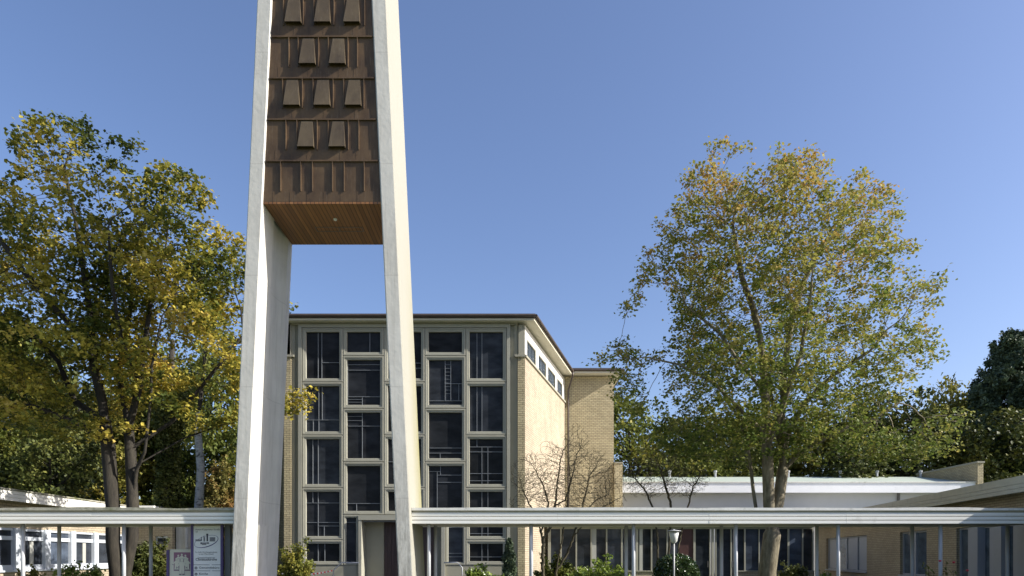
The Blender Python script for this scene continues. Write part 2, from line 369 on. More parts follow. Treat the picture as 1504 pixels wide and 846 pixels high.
for i in range(9):
    zb = ZS + PITCH * i
    if zb + PITCH > ZT: break
    trap(MB(), zb, zb + .3, PD, PD + .012, .01).build('cladding_band', 'copper', tower)
    trap(MB(), zb + PITCH - .045, zb + PITCH + (0 if i < 8 else 0) - .002, PD - .034, PD + .012, -.035).build('drip_ledge', 'copper', tower)
    mb = MB()
    for s in rows_seams[i]:
        x = PX(s, PD); mb.box(x - .011, x + .011, PD - .032, PD + .012, zb + .3, zb + PITCH - .047)
    for j in range(7):      # short joints of the lower band
        x = TC - ih(zb) + (j + .6) * 2 * ih(zb) / 7; mb.box(x - .004, x + .004, PD - .004, PD, zb + .01, zb + .29)
    mb.build('standing_seam', 'copper', tower)
    for xb, xt in rows_hoods[i]:
        cb, ct = PX(xb, PD), PX(xt, PD); zt = zb + PITCH - .09; zl = zb + .345; p = .115; t = .012
        h = MB()
        def hx(x, y, z): return (x, y, z)
        w0, w1 = .235, .165
        # front plate (sloping), two side plates
        h.hexa([(cb - w0, PD - p, zl), (cb + w0, PD - p, zl), (cb + w0, PD - p + t, zl), (cb - w0, PD - p + t, zl),
                (ct - w1, PD - .02, zt), (ct + w1, PD - .02, zt), (ct + w1, PD - .02 + t, zt), (ct - w1, PD - .02 + t, zt)])
        for sg in (-1, 1):
            a, c = cb + sg * w0, ct + sg * w1
            h.hexa([(a - sg * t, PD - p + .014, zl), (a, PD - p + .014, zl), (a, PD + .01, zl), (a - sg * t, PD + .01, zl),
                    (c - sg * t, PD - .006, zt), (c, PD - .006, zt), (c, PD + .01, zt), (c - sg * t, PD + .01, zt)])
        h.box(ct - w1, ct + w1, PD - .02, PD + .01, zt + .001, zt + .015)
        h.build('sound_hood', 'hood', tower)
wd = trap(MB(), ZS - .06, ZS - .003, TD + .05, TB - .04, .004).build('timber_soffit', 'woodsoffit', tower)
xh0, xh1 = TC - .62, TC + .85
h = MB()
for (a, b_, c, d) in ((xh0, xh1, TD + 1.45, TD + 1.475), (xh0, xh1, TD + 1.72, TD + 1.745), (xh0, xh0 + .02, TD + 1.476, TD + 1.719), (xh1 - .02, xh1, TD + 1.476, TD + 1.719), (TC + .1, TC + .12, TD + 1.476, TD + 1.719)):
    h.box(a, b_, c, d, ZS - .068, ZS - .061)
h.build('soffit_hatch', 'dark_steel', wd)
MB().lathe(TC + .15, TD + .95, [(.0, ZS - .10), (.05, ZS - .10), (.06, ZS - .062), (0, ZS - .062)], 12).build('spotlight', 'white', wd)

# ------------------------------------------------------------------ covered walkways
CF, CB = 20.2, 22.75; ZC0, ZC1 = 2.508, 2.95
def walkway(x0, x1, label, mossy, fposts, rposts, group='covered walkways'):
    w = thing('covered_walkway', label, 'walkway canopy', ((x0 + x1) / 2, (CF + CB) / 2, 0), group)
    MB().box(x0, x1, CF + .06, CB - .06, ZC0 + .03, ZC1 - .02).build('roof_slab', 'soffit_walk', w)
    for (y, s) in ((CF, 1), (CB, -1)):
        h = (ZC1 - .10 - ZC0) / 3
        rnd = random.Random(int(x0 * 7) + s)
        cuts = [x0]
        while cuts[-1] < x1 - 5: cuts.append(cuts[-1] + rnd.uniform(3.2, 4.8))
        cuts.append(x1)
        mb = MB()
        for k in range(3):
            for a, b2 in zip(cuts[:-1], cuts[1:]):
                o = rnd.uniform(-.004, .004); off = [.0, .008, .016][k] + o
                ya, yb = (y + off, y + .058) if s > 0 else (y - .058, y - off)
                mb.box(a + .002, b2 - .002, ya, yb, ZC0 + k * h + .013, ZC0 + (k + 1) * h - .012)
        mb.build('fascia_boards', 'fascia', w)
        mb = MB(); ya, yb = (y - .022, y + .07) if s > 0 else (y - .07, y + .022)
        xx = x0; pz = 0
        while xx < x1 - .01:      # edge trim, slightly wavy
            nx = min(x1, xx + rnd.uniform(.5, 1.4)); q = rnd.uniform(-.012, .012) * (2 if mossy else 1)
            mb.hexa([(xx, ya, ZC1 - .045), (nx, ya, ZC1 - .045), (nx, yb, ZC1 - .045), (xx, yb, ZC1 - .045),
                     (xx, ya, ZC1 + .035 + pz), (nx, ya, ZC1 + .035 + q), (nx, yb, ZC1 + .035 + q), (xx, yb, ZC1 + .035 + pz)])
            xx = nx; pz = q
        mb.build('edge_trim', 'mossy' if mossy and s > 0 else 'cap', w)
    MB().box(x0 + .02, x1 - .02, CF + .071, CB - .071, ZC1 - .018, ZC1 + .02).build('roof_felt', 'greenroof', w)
    for x in fposts: MB().tube([(x, CF + .3, 0), (x, CF + .3, ZC0 + .03)], .055, 14).build('post', 'steel', w, smooth=True)
    for x in rposts: MB().tube([(x, CB - .75, 0), (x, CB - .75, ZC0 + .03)], .055, 14).build('post', 'steel', w, smooth=True)
    return w
fx = [PX(780.2, 20.5) + 3.05 * k for k in range(-1, 6)]
walkway(TC + oh(2.7) - .0, 16.0, 'long white walkway canopy on round steel posts from the tower to the right wing', False, fx, [x + .03 for x in fx])
lx = [PX(182, 20.5), PX(33.8, 20.5), PX(182, 20.5) - 6.1]
walkway(-23, TC - oh(2.7) + .0, 'white walkway canopy with mossy roof edge left of the tower', True, lx, [PX(221.6, 22), PX(87, 22), PX(87, 22) - 3.05, PX(357, 22)])
# short piece between the legs at the back of the tower
# ------------------------------------------------------------------ church
CD = 34.5; K = CD / 28.0
def zk(z): return EYE + (z - EYE) * K
CW = -8.76 * K
church = thing('church', 'tall yellow brick church with gridded window front under a flat brown edged roof', 'church', (-4.38 * K, 44, 0))
XR = PX(771, CD); XL = CW - XR; SL = .267; BD = 36.6 * K
ul = math.hypot(1, SL); ux = (SL / ul, 1 / ul)    # along the right flank, going back
XB = XR + SL * (BD - CD); XBL = CW - XB
ZW = zk(10.98); ZLEDGE = zk(9.66)
def cx(px): return PX(px, CD)
def cz(py): return PZ(py, CD)
# flank walls
Ls = (BD - CD) * ul
MB().obox((XR, CD + .02), ux, .02, Ls, .0, .35, 0, ZLEDGE).build('flank_wall', 'brick_pale', church)
MB().prism([(XL, CD + .02), (XL + .3, CD + .02), (XBL + .3, BD), (XBL, BD)], 0, ZW).build('flank_wall', 'brick', church)
MB().box(cx(760.5), XR, CD, CD + .4, 0, ZLEDGE - .001).build('corner_pier', 'brick', church)
MB().box(XL, CW - cx(760.5), CD, CD + .4, 0, ZLEDGE - .001).build('corner_pier', 'brick', church)
for a, b2 in ((cx(761.5), XR), (XL, CW - cx(761.5))):
    MB().box(a, b2, CD + .02, CD + .42, ZLEDGE + .11, ZW).build('pilaster', 'plaster', church)
# ledge at clerestory sill
lg = MB(); lg.box(cx(756), XR + .05, CD - .07, CD + .3, ZLEDGE, ZLEDGE + .11); lg.obox((XR, CD), ux, .0, Ls, -.08, .3, ZLEDGE + .001, ZLEDGE + .109)
lg.build('ledge', 'plaster', church)
MB().box(XL - .05, CW - cx(756), CD - .07, CD + .3, ZLEDGE, ZLEDGE + .11).build('ledge', 'plaster', church)
# clerestory band with 4 openings
def DA(x): return (7018.5 * K / (1021.7 - x) - CD) * ul      # distance along flank for a picture column
wins = [(DA(a), DA(b2)) for a, b2 in ((774.7, 787.7), (791.6, 802.8), (805.4, 816.3), (818.9, 826.5))]
ZC_B, ZC_T = ZLEDGE + .11, zk(10.52)
mb = MB(); edges = [0.01] + [v for w in wins for v in w] + [Ls]
for k in range(0, len(edges), 2): mb.obox((XR, CD + .02), ux, edges[k], edges[k + 1], .02, .3, ZC_B, ZC_T)
mb.obox((XR, CD + .02), ux, .01, Ls, .02, .3, ZC_T, ZW)
mb.build('clerestory_band', 'white_band', church)
for a, b2 in wins:
    fr = MB(); t = .04
    for (p, q, r, s_) in ((a, b2, ZC_B, ZC_B + t), (a, b2, ZC_T - t, ZC_T), (a, a + t, ZC_B + t, ZC_T - t), (b2 - t, b2, ZC_B + t, ZC_T - t)):
        fr.obox((XR, CD + .02), ux, p, q, .04, .12, r, s_)
    f = fr.build('clerestory_window', 'plaster', church)
    MB().obox((XR, CD + .02), ux, a + t, b2 - t, .11, .13, ZC_B + t, ZC_T - t).build('pane', 'glass_side', f)
    bb = MB(); rnd = random.Random(int(a * 10)); n = 6
    for k in range(1, n):
        u = a + (b2 - a) * (k + rnd.uniform(-.15, .15)) / n; bb.obox((XR, CD + .02), ux, u - .015, u + .015, .07, .108, ZC_B + t, ZC_T - t)
    for k in range(3):
        u0 = a + (b2 - a) * (k * 2 + .5) / n; z = ZC_B + rnd.uniform(.25, .55); bb.obox((XR, CD + .02), ux, u0, u0 + (b2 - a) / n, .075, .106, z, z + .03)
    bb.build('glazing_bars', 'bar', f)
# front wall (behind the window cells), with side reveals
MB().box(cx(426), cx(760.5) , CD + .20, CD + .4, zk(2.98), ZW).build('front_wall', 'plaster', church)
for a, b2 in ((426, 531), (650, 760.5)):
    MB().box(cx(a), cx(b2), CD + .201, CD + .4, 0, zk(2.98) - .002).build('front_wall', 'plaster', church)
mb = MB()
for (a, b2, z0, z1, d) in ((426, 432, 0, ZW, .10), (432.2, 437.4, 0, cz(473), .15), (755.2, 760.3, 0, ZW, .10), (750.2, 755, 0, cz(473), .15)):
    mb.box(cx(a), cx(b2), CD + d, CD + .199, z0, z1)
mb.box(cx(426.2), cx(760.2), CD + .05, CD + .199, cz(470), ZW - .002)
mb.build('wall_moulding', 'plaster', church)
# frame around window grid
g0, g1, gt = 443.5, 744.1, 481.5
mb = MB()
mb.box(cx(438), cx(g0 - .3), CD - .02, CD + .2, 0, cz(476)); mb.box(cx(g1 + .3), cx(749.6), CD - .02, CD + .2, 0, cz(476))
mb.box(cx(g0 - .28), cx(g1 + .28), CD - .02, CD + .199, cz(gt - .5), cz(476.02))
mb.build('grid_surround', 'frame', church)
colx = [443.5 + 60.12 * k for k in range(6)]
rA = [481.5, 561, 639, 716.5, 793, 830]; rB = [481.5, 522.5, 600, 678.5, 756]
bars = {
 (0, 0): [('V', .35, 0, 1), ('V', .46, 0, 1), ('H', .65, .46, 1)], (0, 1): [('V', .37, 0, 1), ('V', .47, 0, .74), ('H', .74, 0, 1), ('V', .2, .74, 1)],
 (0, 2): [('V', .19, 0, 1), ('V', .35, 0, 1)], (0, 3): [('V', .19, 0, .25), ('V', .35, 0, 1), ('H', .25, 0, 1), ('H', .69, 0, 1), ('H', .77, .35, 1), ('V', .53, .77, 1)],
 (0, 4): [('V', .35, 0, 1), ('V', .55, 0, 1)],
 (1, 0): [('V', .68, 0, 1)], (1, 1): [('H', .1, 0, 1), ('H', .22, 0, 1), ('H', .81, 0, 1), ('V', .45, .81, 1), ('H', .87, 0, .45), ('H', .93, 0, .45), ('V', .012, 0, 1), ('V', .988, 0, 1)],
 (1, 2): [('H', .17, 0, .45), ('H', .29, 0, 1), ('V', .45, 0, 1), ('H', .08, 0, .45)], (1, 3): [('H', .83, 0, 1), ('V', .28, .83, 1)],
 (2, 0): [('H', .66, 0, 1), ('H', .77, 0, 1)], (2, 1): [('V', .2, 0, 1)], (2, 2): [('V', .3, 0, 1), ('H', .5, 0, 1)], (2, 3): [('V', .6, 0, 1)], (2, 4): [],
 (3, 0): [], (3, 1): [('V', .49, 0, .9), ('V', .66, 0, .9), ('H', .52, .49, 1), ('V', .9, .52, .9), ('H', .9, 0, 1)] + [('H', .1 + .08 * k, .49, .66) for k in range(9)],
 (3, 2): [('H', .77, 0, 1), ('H', .88, 0, 1), ('V', .34, .88, 1)], (3, 3): [('H', .12, 0, .35), ('V', .35, 0, .2), ('V', .25, .12, 1), ('H', .2, .25, 1), ('H', .36, .25, 1)],
 (4, 0): [('V', .22, 0, 1), ('V', .37, 0, 1)], (4, 1): [('V', .22, 0, 1), ('V', .37, 0, 1)],
 (4, 2): [('V', .22, 0, .17), ('H', .17, 0, 1), ('H', .28, 0, 1), ('V', .37, .17, 1), ('V', .55, .17, 1), ('H', .76, 0, 1), ('H', .92, 0, 1)],
 (4, 3): [('V', .37, 0, 1), ('V', .55, 0, 1), ('H', .94, .0, 1)], (4, 4): [('V', .37, 0, 1), ('V', .55, 0, 1), ('H', .75, 0, 1)]}
def win_cell(x0, x1, z0, z1, bl, front=CD, inset=.19, name='window'):
    g = .012; mb = MB()
    lev = [(g, .17), (g, .012), (g + .014, 0), (.085, 0), (.088, .028), (inset - .012, .034), (inset, .05), (inset, .165)]
    for i, d in lev: mb.v += [(x0 + i, front + d, z0 + i), (x1 - i, front + d, z0 + i), (x1 - i, front + d, z1 - i), (x0 + i, front + d, z1 - i)]
    for k in range(len(lev) - 1):
        for j in range(4):
            a = k * 4 + j; b_ = k * 4 + (j + 1) % 4; mb.f.append((a, b_, b_ + 4, a + 4))
    w = mb.build(name, 'frame', church)
    px0, px1, pz0, pz1 = x0 + inset, x1 - inset, z0 + inset, z1 - inset
    MB().box(px0 - .01, px1 + .01, front + .16, front + .18, pz0 - .01, pz1 + .01).build('pane', 'glass_church', w)
    if bl:
        bm_ = MB(); h = .012
        for k, (o, p, a, b2) in enumerate(bl):
            fr = front + .118 + .0025 * k
            hh = h if not (o == 'H' and b2 - a < .5) else .008
            if o == 'V': x = px0 + p * (px1 - px0); bm_.box(x - h, x + h, fr, front + .159, pz1 - b2 * (pz1 - pz0), pz1 - a * (pz1 - pz0))
            else: z = pz1 - p * (pz1 - pz0); bm_.box(px0 + a * (px1 - px0), px0 + b2 * (px1 - px0), fr, front + .158, z - hh, z + hh)
        bm_.build('glazing_bars', 'bar', w)
    return w
for c in range(5):
    rr = rA if c % 2 == 0 else rB
    for r in range(len(rr) - 1):
        if c == 2 and r >= 3: continue
        win_cell(cx(colx[c]), cx(colx[c + 1]), cz(rr[r + 1]), cz(rr[r]), bars.get((c, r), []))
win_cell(cx(564), cx(624), cz(756), cz(716.5), [('V', .6, 0, 1)])
# side lights beside the porch
win_cell(cx(503.8), cx(527), cz(830), cz(756), [('H', .1, 0, 1)], inset=.148, name='side_light')
win_cell(cx(654), cx(684), cz(830), cz(756), [('H', .22, 0, 1), ('H', .8, 0, 1), ('H', .88, 0, 1)], inset=.148, name='side_light')
# base strip under the grid
for a, b2 in ((g0, 526.8), (654.2, g1)): MB().box(cx(a), cx(b2), CD + .03, CD + .199, 0, cz(830.3)).build('plinth', 'plaster', church)
# porch
po = MB(); ft = cz(764)
po.box(cx(527.2), cx(531.5), CD - .12, CD + 1.2, 0, ft); po.box(cx(648.5), cx(653.8), CD - .12, CD + 1.2, 0, ft)
po.box(cx(527), cx(654), CD - .14, CD + 1.2, ft + .002, cz(756.5)); po.box(cx(531.7), cx(648.3), CD + 1.1, CD + 1.19, 0, ft - .003)
porch = po.build('porch', 'frame', church)
MB().box(cx(531.7), cx(559), CD + .95, CD + 1.08, .05, ft - .01).build('porch_panel', 'plaster', porch)
d_ = MB()
for k in range(14):
    a = cx(559.5) + k * .184; d_.box(a + .004, a + .180, CD + .9, CD + .99, .05, ft - .06)
d_.build('door', 'door', church)
MB().box(cx(533), cx(648), CD + .02, CD + .08, ft - .09, ft - .004).build('door_track', 'dark_steel', church)
# rear transept
TX = PX(901.5, BD); ZR = zk(11.1)
MB().box(XB - .5, TX, BD, BD + 7, 0, ZR).build('transept_wall', 'brick', church)
MB().box(CW - TX, XBL + .5, BD, BD + 7, 0, ZR).build('transept_wall', 'brick', church)
pw = MB(); x0p, x1p = TX + .002, PX(913.5, BD); ztp = PZ(681, BD)
MB().box(x0p, x1p, BD - .25, BD + .4, 0, ztp).build('buttress', 'brick', church)
MB().box(x0p - .0, x1p + .04, BD - .3, BD + .45, ztp + .001, ztp + .07).build('buttress_cap', 'plaster', church)
# roofs
def roof(poly, zt, th, ins, name='roof'):
    cxm = sum(p[0] for p in poly) / len(poly); cym = sum(p[1] for p in poly) / len(poly)
    def sh(p, d):
        v = Vector((p[0] - cxm, p[1] - cym)); l = v.length; v *= (l - d) / l; return (cxm + v.x, cym + v.y)
    r = MB().prism([sh(p, -.0) for p in poly], zt - th, zt).build(name, 'roofbrown', church)
    MB().prism([sh(p, .06) for p in poly], zt - th - .10, zt - th - .001).build('soffit', 'soffit', r)
    g = MB(); pts = [(p[0], p[1], zt - .11) for p in [sh(p, -.06) for p in poly]]; pts.append(pts[0])
    for a, b_ in zip(pts[:-1], pts[1:]): g.tube([a, b_], .075, 8)
    g.build('gutter', 'roofbrown', r)
    MB().prism([sh(p, .35) for p in poly], zt + .001, zt + .05).build('roof_felt', 'dark_steel', r)
RF = 27.70 * K; zfr = PZ(460.5, RF)
xr = PX(786, RF)
xe = xr + SL * (36.05 * K - RF)
roof([(CW - xr, RF), (xr, RF), (xe, 36.05 * K), (CW - xe, 36.05 * K)], zfr, .22, .06)
zrr = PZ(541, 36.1 * K)
roof([(CW - PX(915, 36.1 * K), 36.08 * K), (PX(915, 36.1 * K), 36.08 * K), (PX(915, 36.1 * K), 52.6), (CW - PX(915, 36.1 * K), 52.6)], zrr, .2, .06, 'transept_roof')
MB().box(XBL, XB, BD - .02, BD + .3, ZW - .2, ZR).build('transept_wall', 'brick', church)
# downpipe with swan neck
xd = PX(834.5, BD - .12)
MB().tube([(xe + .03, 36.0 * K, zfr - .15), (xe + .02, 36.03 * K, zfr - .45), (xd + .12, BD - .3, zfr - .8), (xd, BD - .13, zfr - 1.25), (xd, BD - .12, zfr - 2), (xd, BD - .12, 0)], .06, 10).build('downpipe', 'roofbrown', church, smooth=True)

# ------------------------------------------------------------------ glazed corridor right of the church
LD = 39.0
link = thing('glazed_corridor', 'low glazed corridor with slim beige mullions right of the church', 'corridor building', (9, 41, 0))
lx0, lx1 = PX(803.5, LD), PX(1196, LD)
def lp(px): return PX(px, LD)
zb, zt = PZ(838, LD), 3.07
MB().box(lx0, lx1, LD - .3, LD + 4, 3.22, 3.5).build('roof', 'fascia', link)
MB().box(lx0, lp(1000), LD, LD + .2, 0, zb - .06).build('base_wall', 'brick_small', link)
MB().box(lp(1080), lx1, LD, LD + .2, 0, zb - .06).build('base_wall', 'brick_small', link)
for a, b2 in ((lx0, lp(1000)), (lp(1080), lx1)): MB().box(a, b2, LD - .06, LD + .2, zb - .058, zb).build('sill', 'plaster', link)
MB().box(lx0, lx1, LD + .002, LD + .15, zt, 3.218).build('head_rail', 'frame', link)
MB().box(lx1 - .15, lx1, LD + .2, LD + 4, 0, 3.22).build('end_wall', 'brick_small', link)
for px, w in ((807, .16), (824, .08), (846.5, .08), (868.6, .09), (891, .08), (913.4, .09), (935.5, .13), (957, .08), (980, .08), (1020, .12), (1042.7, .06), (1047, .12), (1051.5, .06), (1074, .08), (1094, .08), (1115, .06), (1137, .08), (1158, .10), (1179, .06), (1194, .08)):
    MB().box(lp(px) - w / 2, lp(px) + w / 2, LD - .02, LD + .12, zb + .001 if not 1000 < px < 1080 else .05, zt - .001).build('mullion', 'frame', link)
segs = [807, 824, 846.5, 868.6, 891, 913.4, 935.5, 957, 980, 1000]
for a, b2 in zip(segs[:-1], segs[1:]): MB().box(lp(a), lp(b2) - .004, LD + .05, LD + .07, zb + .001, zt - .001).build('pane', 'glass', link)
MB().box(lp(998), lp(1018), LD + .03, LD + .09, .05, zt - .002).build('door_panel', 'redwood', link)
for a, b2 in ((1021, 1042), (1052, 1078)): 
    dd = MB().box(lp(a), lp(b2), LD + .05, LD + .07, .05, zt - .002).build('glass_door', 'glass', link)
    MB().box(lp(b2) - .1, lp(b2) - .07, LD - .03, LD + .049, .9, 1.25).build('handle', 'dark_steel', dd)
segs = [1080, 1094, 1115, 1137, 1158, 1179, 1195]
for a, b2 in zip(segs[:-1], segs[1:]): MB().box(lp(a), lp(b2) - .004, LD + .05, LD + .07, zb + .001, zt - .001).build('pane', 'glass', link)
for a, b2 in ((868.6, 876), (938, 944)): MB().box(lp(a) + .05, lp(b2), LD + .03, LD + .048, zb + .002, zt - .003).build('curtain', 'curtain', link)

# ------------------------------------------------------------------ hall behind
HD = 48.0
hall = thing('parish_hall', 'long pale hall with white fascia and green roof behind the right tree', 'hall', (14, 54, 0))
hx0, hx1 = 5.0, PX(1433, HD)
zt, zf = PZ(709, HD), PZ(723.5, HD)
MB().box(hx0, hx1, HD + .7, HD + 13, 0, zf + .2).build('wall', 'hallwall', hall)
MB().box(hx0, hx1, HD, HD + .08, zf, zt).build('fascia', 'hallfascia', hall)
MB().box(hx0, hx1, HD - .06, HD + .1, zt + .002, zt + .07).build('roof_edge', 'cap', hall)
MB().box(hx0, hx1, HD + .081, HD + .699, zf + .02, zf + .1).build('soffit', 'hallfascia', hall)
RD = 54.5; zr = PZ(700.5, RD)
MB().hexa([(hx0, HD + .1, zf + .25), (hx1 - .02, HD + .1, zf + .25), (hx1 - .02, HD + 13, zf + .25), (hx0, HD + 13, zf + .25),
           (hx0, HD + .1, zt + .03), (hx1 - .02, HD + .1, zt + .03), (hx1 - .02, RD, zr), (hx0, RD, zr)]).build('roof', 'greenroof', hall)
zp = PZ(678, HD)
MB().box(hx1, PX(1441.5, HD), HD - .2, RD + .5, 0, zp - .12).build('gable_parapet', 'brick', hall)
MB().box(hx1 - .05, PX(1441.5, HD) + .06, HD - .26, RD + .5, zp - .119, zp).build('parapet_coping', 'plaster', hall)
for px in (983, 1050, 1157, 1233, 1287, 1351):
    x = PX(px, RD - .5); z = zr - .15
    MB().lathe(x, RD - .6, [(0, z), (.09, z), (.09, z + .42), (.13, z + .43), (.13, z + .58), (.0, z + .6)], 10).build('roof_vent', 'steel', hall)
MB().tube([(PX(1320, HD + .6), HD + .6, zf), (PX(1320, HD + .6), HD + .6, 0)], .09, 10).build('downpipe', 'dark_steel', hall)

# ------------------------------------------------------------------ right wing (runs towards the camera)
WS = (927 - VX) / F; WC = 12.91; wl = math.hypot(1, WS); wu = (WS / wl, 1 / wl)
def wa(x): return 13039 / (x - 927)          # picture column -> depth on the wall
wing = thing('brick_wing', 'low yellow brick wing with sloping board fascia at the right edge', 'building', (19, 32, 0))
O = (WS * 15 + WC, 15.0)
def wd_(D): return (D - 15) * wl
# wall with openings: build as strips
ops = [(wa(1273), wa(1213.7), .66, 2.68), (wa(1361), wa(1322), .66, 2.68), (19.5, wa(1404.7), .62, 2.66)]
mb = MB(); cuts = [15.0]
for o in sorted(ops): cuts += [o[0], o[1]]
cuts.append(48.0)
for k in range(0, len(cuts), 2): mb.obox(O, wu, wd_(cuts[k]), wd_(cuts[k + 1]), -.35, 0, 0, 3.75)
for o in ops:
    mb.obox(O, wu, wd_(o[0]), wd_(o[1]), -.35, 0, 0, o[2]); mb.obox(O, wu, wd_(o[0]), wd_(o[1]), -.35, 0, o[3], 3.75)
mb.build('wall', 'brick_small', wing)
rw = MB().obox(O, wu, -.3, wd_(47.9), -9, .62, 3.98, 4.1).build('roof', 'greyfascia', wing)
mb = MB()
for k in range(3): mb.obox(O, wu, -.32, wd_(47.9), .58 - .004, .64 - .012 * k, 3.58 + .14 * k, 3.58 + .14 * (k + 1) - .012)
mb.build('fascia_boards', 'greyfascia', wing)
MB().obox(O, wu, -.2, wd_(47.8), -.34, .57, 3.752, 3.80).build('soffit', 'soffit_walk', wing)
MB().lathe(*(lambda p: (p[0], p[1]))((PX(1398, 36) , 36.0)), [(0, 4.1), (.16, 4.1), (.16, 4.3), (.3, 4.42), (.3, 4.5), (0, 4.52)], 12).build('roof_drain', 'dark_steel', wing)
def wwin(D0, D1, z0, z1, n, pan=None):
    a, b2 = wd_(D0), wd_(D1); f = MB(); t = .07
    for (p, q, r, s_) in ((a, b2, z0, z0 + t), (a, b2, z1 - t, z1), (a, a + t, z0 + t, z1 - t), (b2 - t, b2, z0 + t, z1 - t)): f.obox(O, wu, p, q, -.24, -.12, r, s_)
    for k in range(1, n): u = a + (b2 - a) * k / n; f.obox(O, wu, u - .09, u + .09, -.23, -.10, z0 + t, z1 - t)
    w = f.build('window', 'bluegrey', wing)
    MB().obox(O, wu, a + t, b2 - t, -.20, -.18, z0 + t, z1 - t).build('pane', 'glass_side', w)
    MB().obox(O, wu, a - .05, b2 + .05, -.1, .08, z0 - .06, z0 - .001).build('sill', 'bluegrey', w)
    return w
w1 = wwin(*ops[0][:2], ops[0][2], ops[0][3], 4)
for k in (0, 1, 3): 
    a, b2 = wd_(ops[0][0]), wd_(ops[0][1]); u0 = a + (b2 - a) * k / 4 + .12; MB().obox(O, wu, u0, a + (b2 - a) * (k + 1) / 4 - .12, -.178, -.17, .75, 2.6).build('blind', 'bluegrey', w1)
wwin(*ops[1][:2], ops[1][2], ops[1][3], 2)
w3 = wwin(*ops[2][:2], ops[2][2], ops[2][3], 1)
for a, b2 in ((1440, 1426), (1475, 1458), (1530, 1493)):
    MB().obox(O, wu, wd_(wa(a)), wd_(wa(b2)), -.17, .10, .64, 2.64).build('panel', 'bluegrey', w3)

# ------------------------------------------------------------------ left wing
vS = -.0515; vC = -18.25; vl = math.hypot(1, vS); vu = (vS / vl, 1 / vl)
VO = (vS * 14 + vC, 14.0)
def vd(x): return (18432 / (700 - x) - 14) * vl
lw = thing('sunlit_wing', 'low wing with white fascia and white framed windows at the left edge', 'building', (-22, 26, 0))
e0, e1 = 0, (36 - 14) * vl
mb = MB(); mb.obox(VO, vu, e0, e1, 0, .3, 0, 1.0); mb.obox(VO, vu, e0, e1, 0, .3, 2.66, 3.72); mb.build('wall', 'brick_pale', lw)
MB().obox(VO, vu, e0, e1 + 1.6, -.5, 8, 3.98, 4.06).build('roof', 'greenroof', lw)
mb = MB()
for k in range(3): mb.obox(VO, vu, e0, e1 + 1.6, -.56 + .01 * k, -.501, 3.66 + .135 * k, 3.66 + .135 * (k + 1) - .012)
mb.build('fascia_boards', 'fascia', lw)
MB().obox(VO, vu, e0, e1 + 1.6, -.59, -.40, 4.066, 4.12).build('edge_trim', 'mossy', lw)
MB().obox(VO, vu, e0, e1 + 1.6, -.50, .3, 3.725, 3.78).build('soffit', 'soffit_walk', lw)
piers = [vd(-130), vd(-60), vd(-20), vd(24.5), vd(69), vd(107), vd(140.5), vd(168), vd(187)]
for i, (a, b2) in enumerate(zip(piers[:-1], piers[1:])):
    f = MB()
    f.obox(VO, vu, a - .18, a + .18, -.05, .16, 1.0, 2.66)
    for z0, z1 in ((1.0, 1.14), (2.18, 2.34), (2.56, 2.66)): f.obox(VO, vu, a + .2, b2 - .2, .02, .14, z0 + .001, z1 - .001)
    f.obox(VO, vu, a + .2, b2 - .2, .04, .12, 1.141, 1.2)
    w = f.build('window', 'white_frame', lw)
    MB().obox(VO, vu, a + .2, b2 - .2, .09, .11, 1.141, 2.56).build('pane', 'glass', w)
    if i % 2: MB().obox(VO, vu, a + .9, a + 1.15, .062, .085, 1.201, 2.15).build('curtain', 'curtain', w)
MB().obox(VO, vu, e0, e1, -.09, .2, .93, .999).build('sill', 'white_frame', lw)
# end building
eb = thing('brick_annex', 'small brick annex with a little square window behind the dark bush', 'building', (-19, 38, 0))
ED = 36.2; ex0, ex1 = PX(186, ED), PX(253, ED)
mb = MB(); wx0, wx1, wz0, wz1 = PX(228, ED), PX(246, ED), PZ(802, ED), PZ(787.5, ED)
mb.box(ex0, wx0, ED, ED + .3, 0, 3.7); mb.box(wx1, ex1, ED, ED + .3, 0, 3.7); mb.box(wx0, wx1, ED, ED + .3, 0, wz0); mb.box(wx0, wx1, ED, ED + .3, wz1, 3.7)
mb.build('wall', 'brick_small', eb)
f = MB()
for (a, b2, c, d) in ((wx0, wx1, wz0, wz0 + .06), (wx0, wx1, wz1 - .1, wz1), (wx0, wx0 + .06, wz0 + .06, wz1 - .1), (wx1 - .12, wx1, wz0 + .06, wz1 - .1)): f.box(a, b2, ED + .1, ED + .2, c, d)
f = f.build('window', 'white_frame', eb); MB().box(wx0 + .05, wx1 - .1, ED + .15, ED + .17, wz0 + .05, wz1 - .05).build('pane', 'glass', f)
MB().box(ex1, PX(267, ED), ED + .4, ED + 3, 0, 3.7).build('concrete_wall', 'concrete', eb)
MB().tube([(PX(270, ED), ED + .3, 0), (PX(270, ED), ED + .3, 3.4)], .08, 10).build('downpipe', 'steel', eb)
MB().box(ex0 - .3, PX(233, ED), ED - .5, ED + 3, 3.98, 4.16).build('roof', 'fascia', eb)

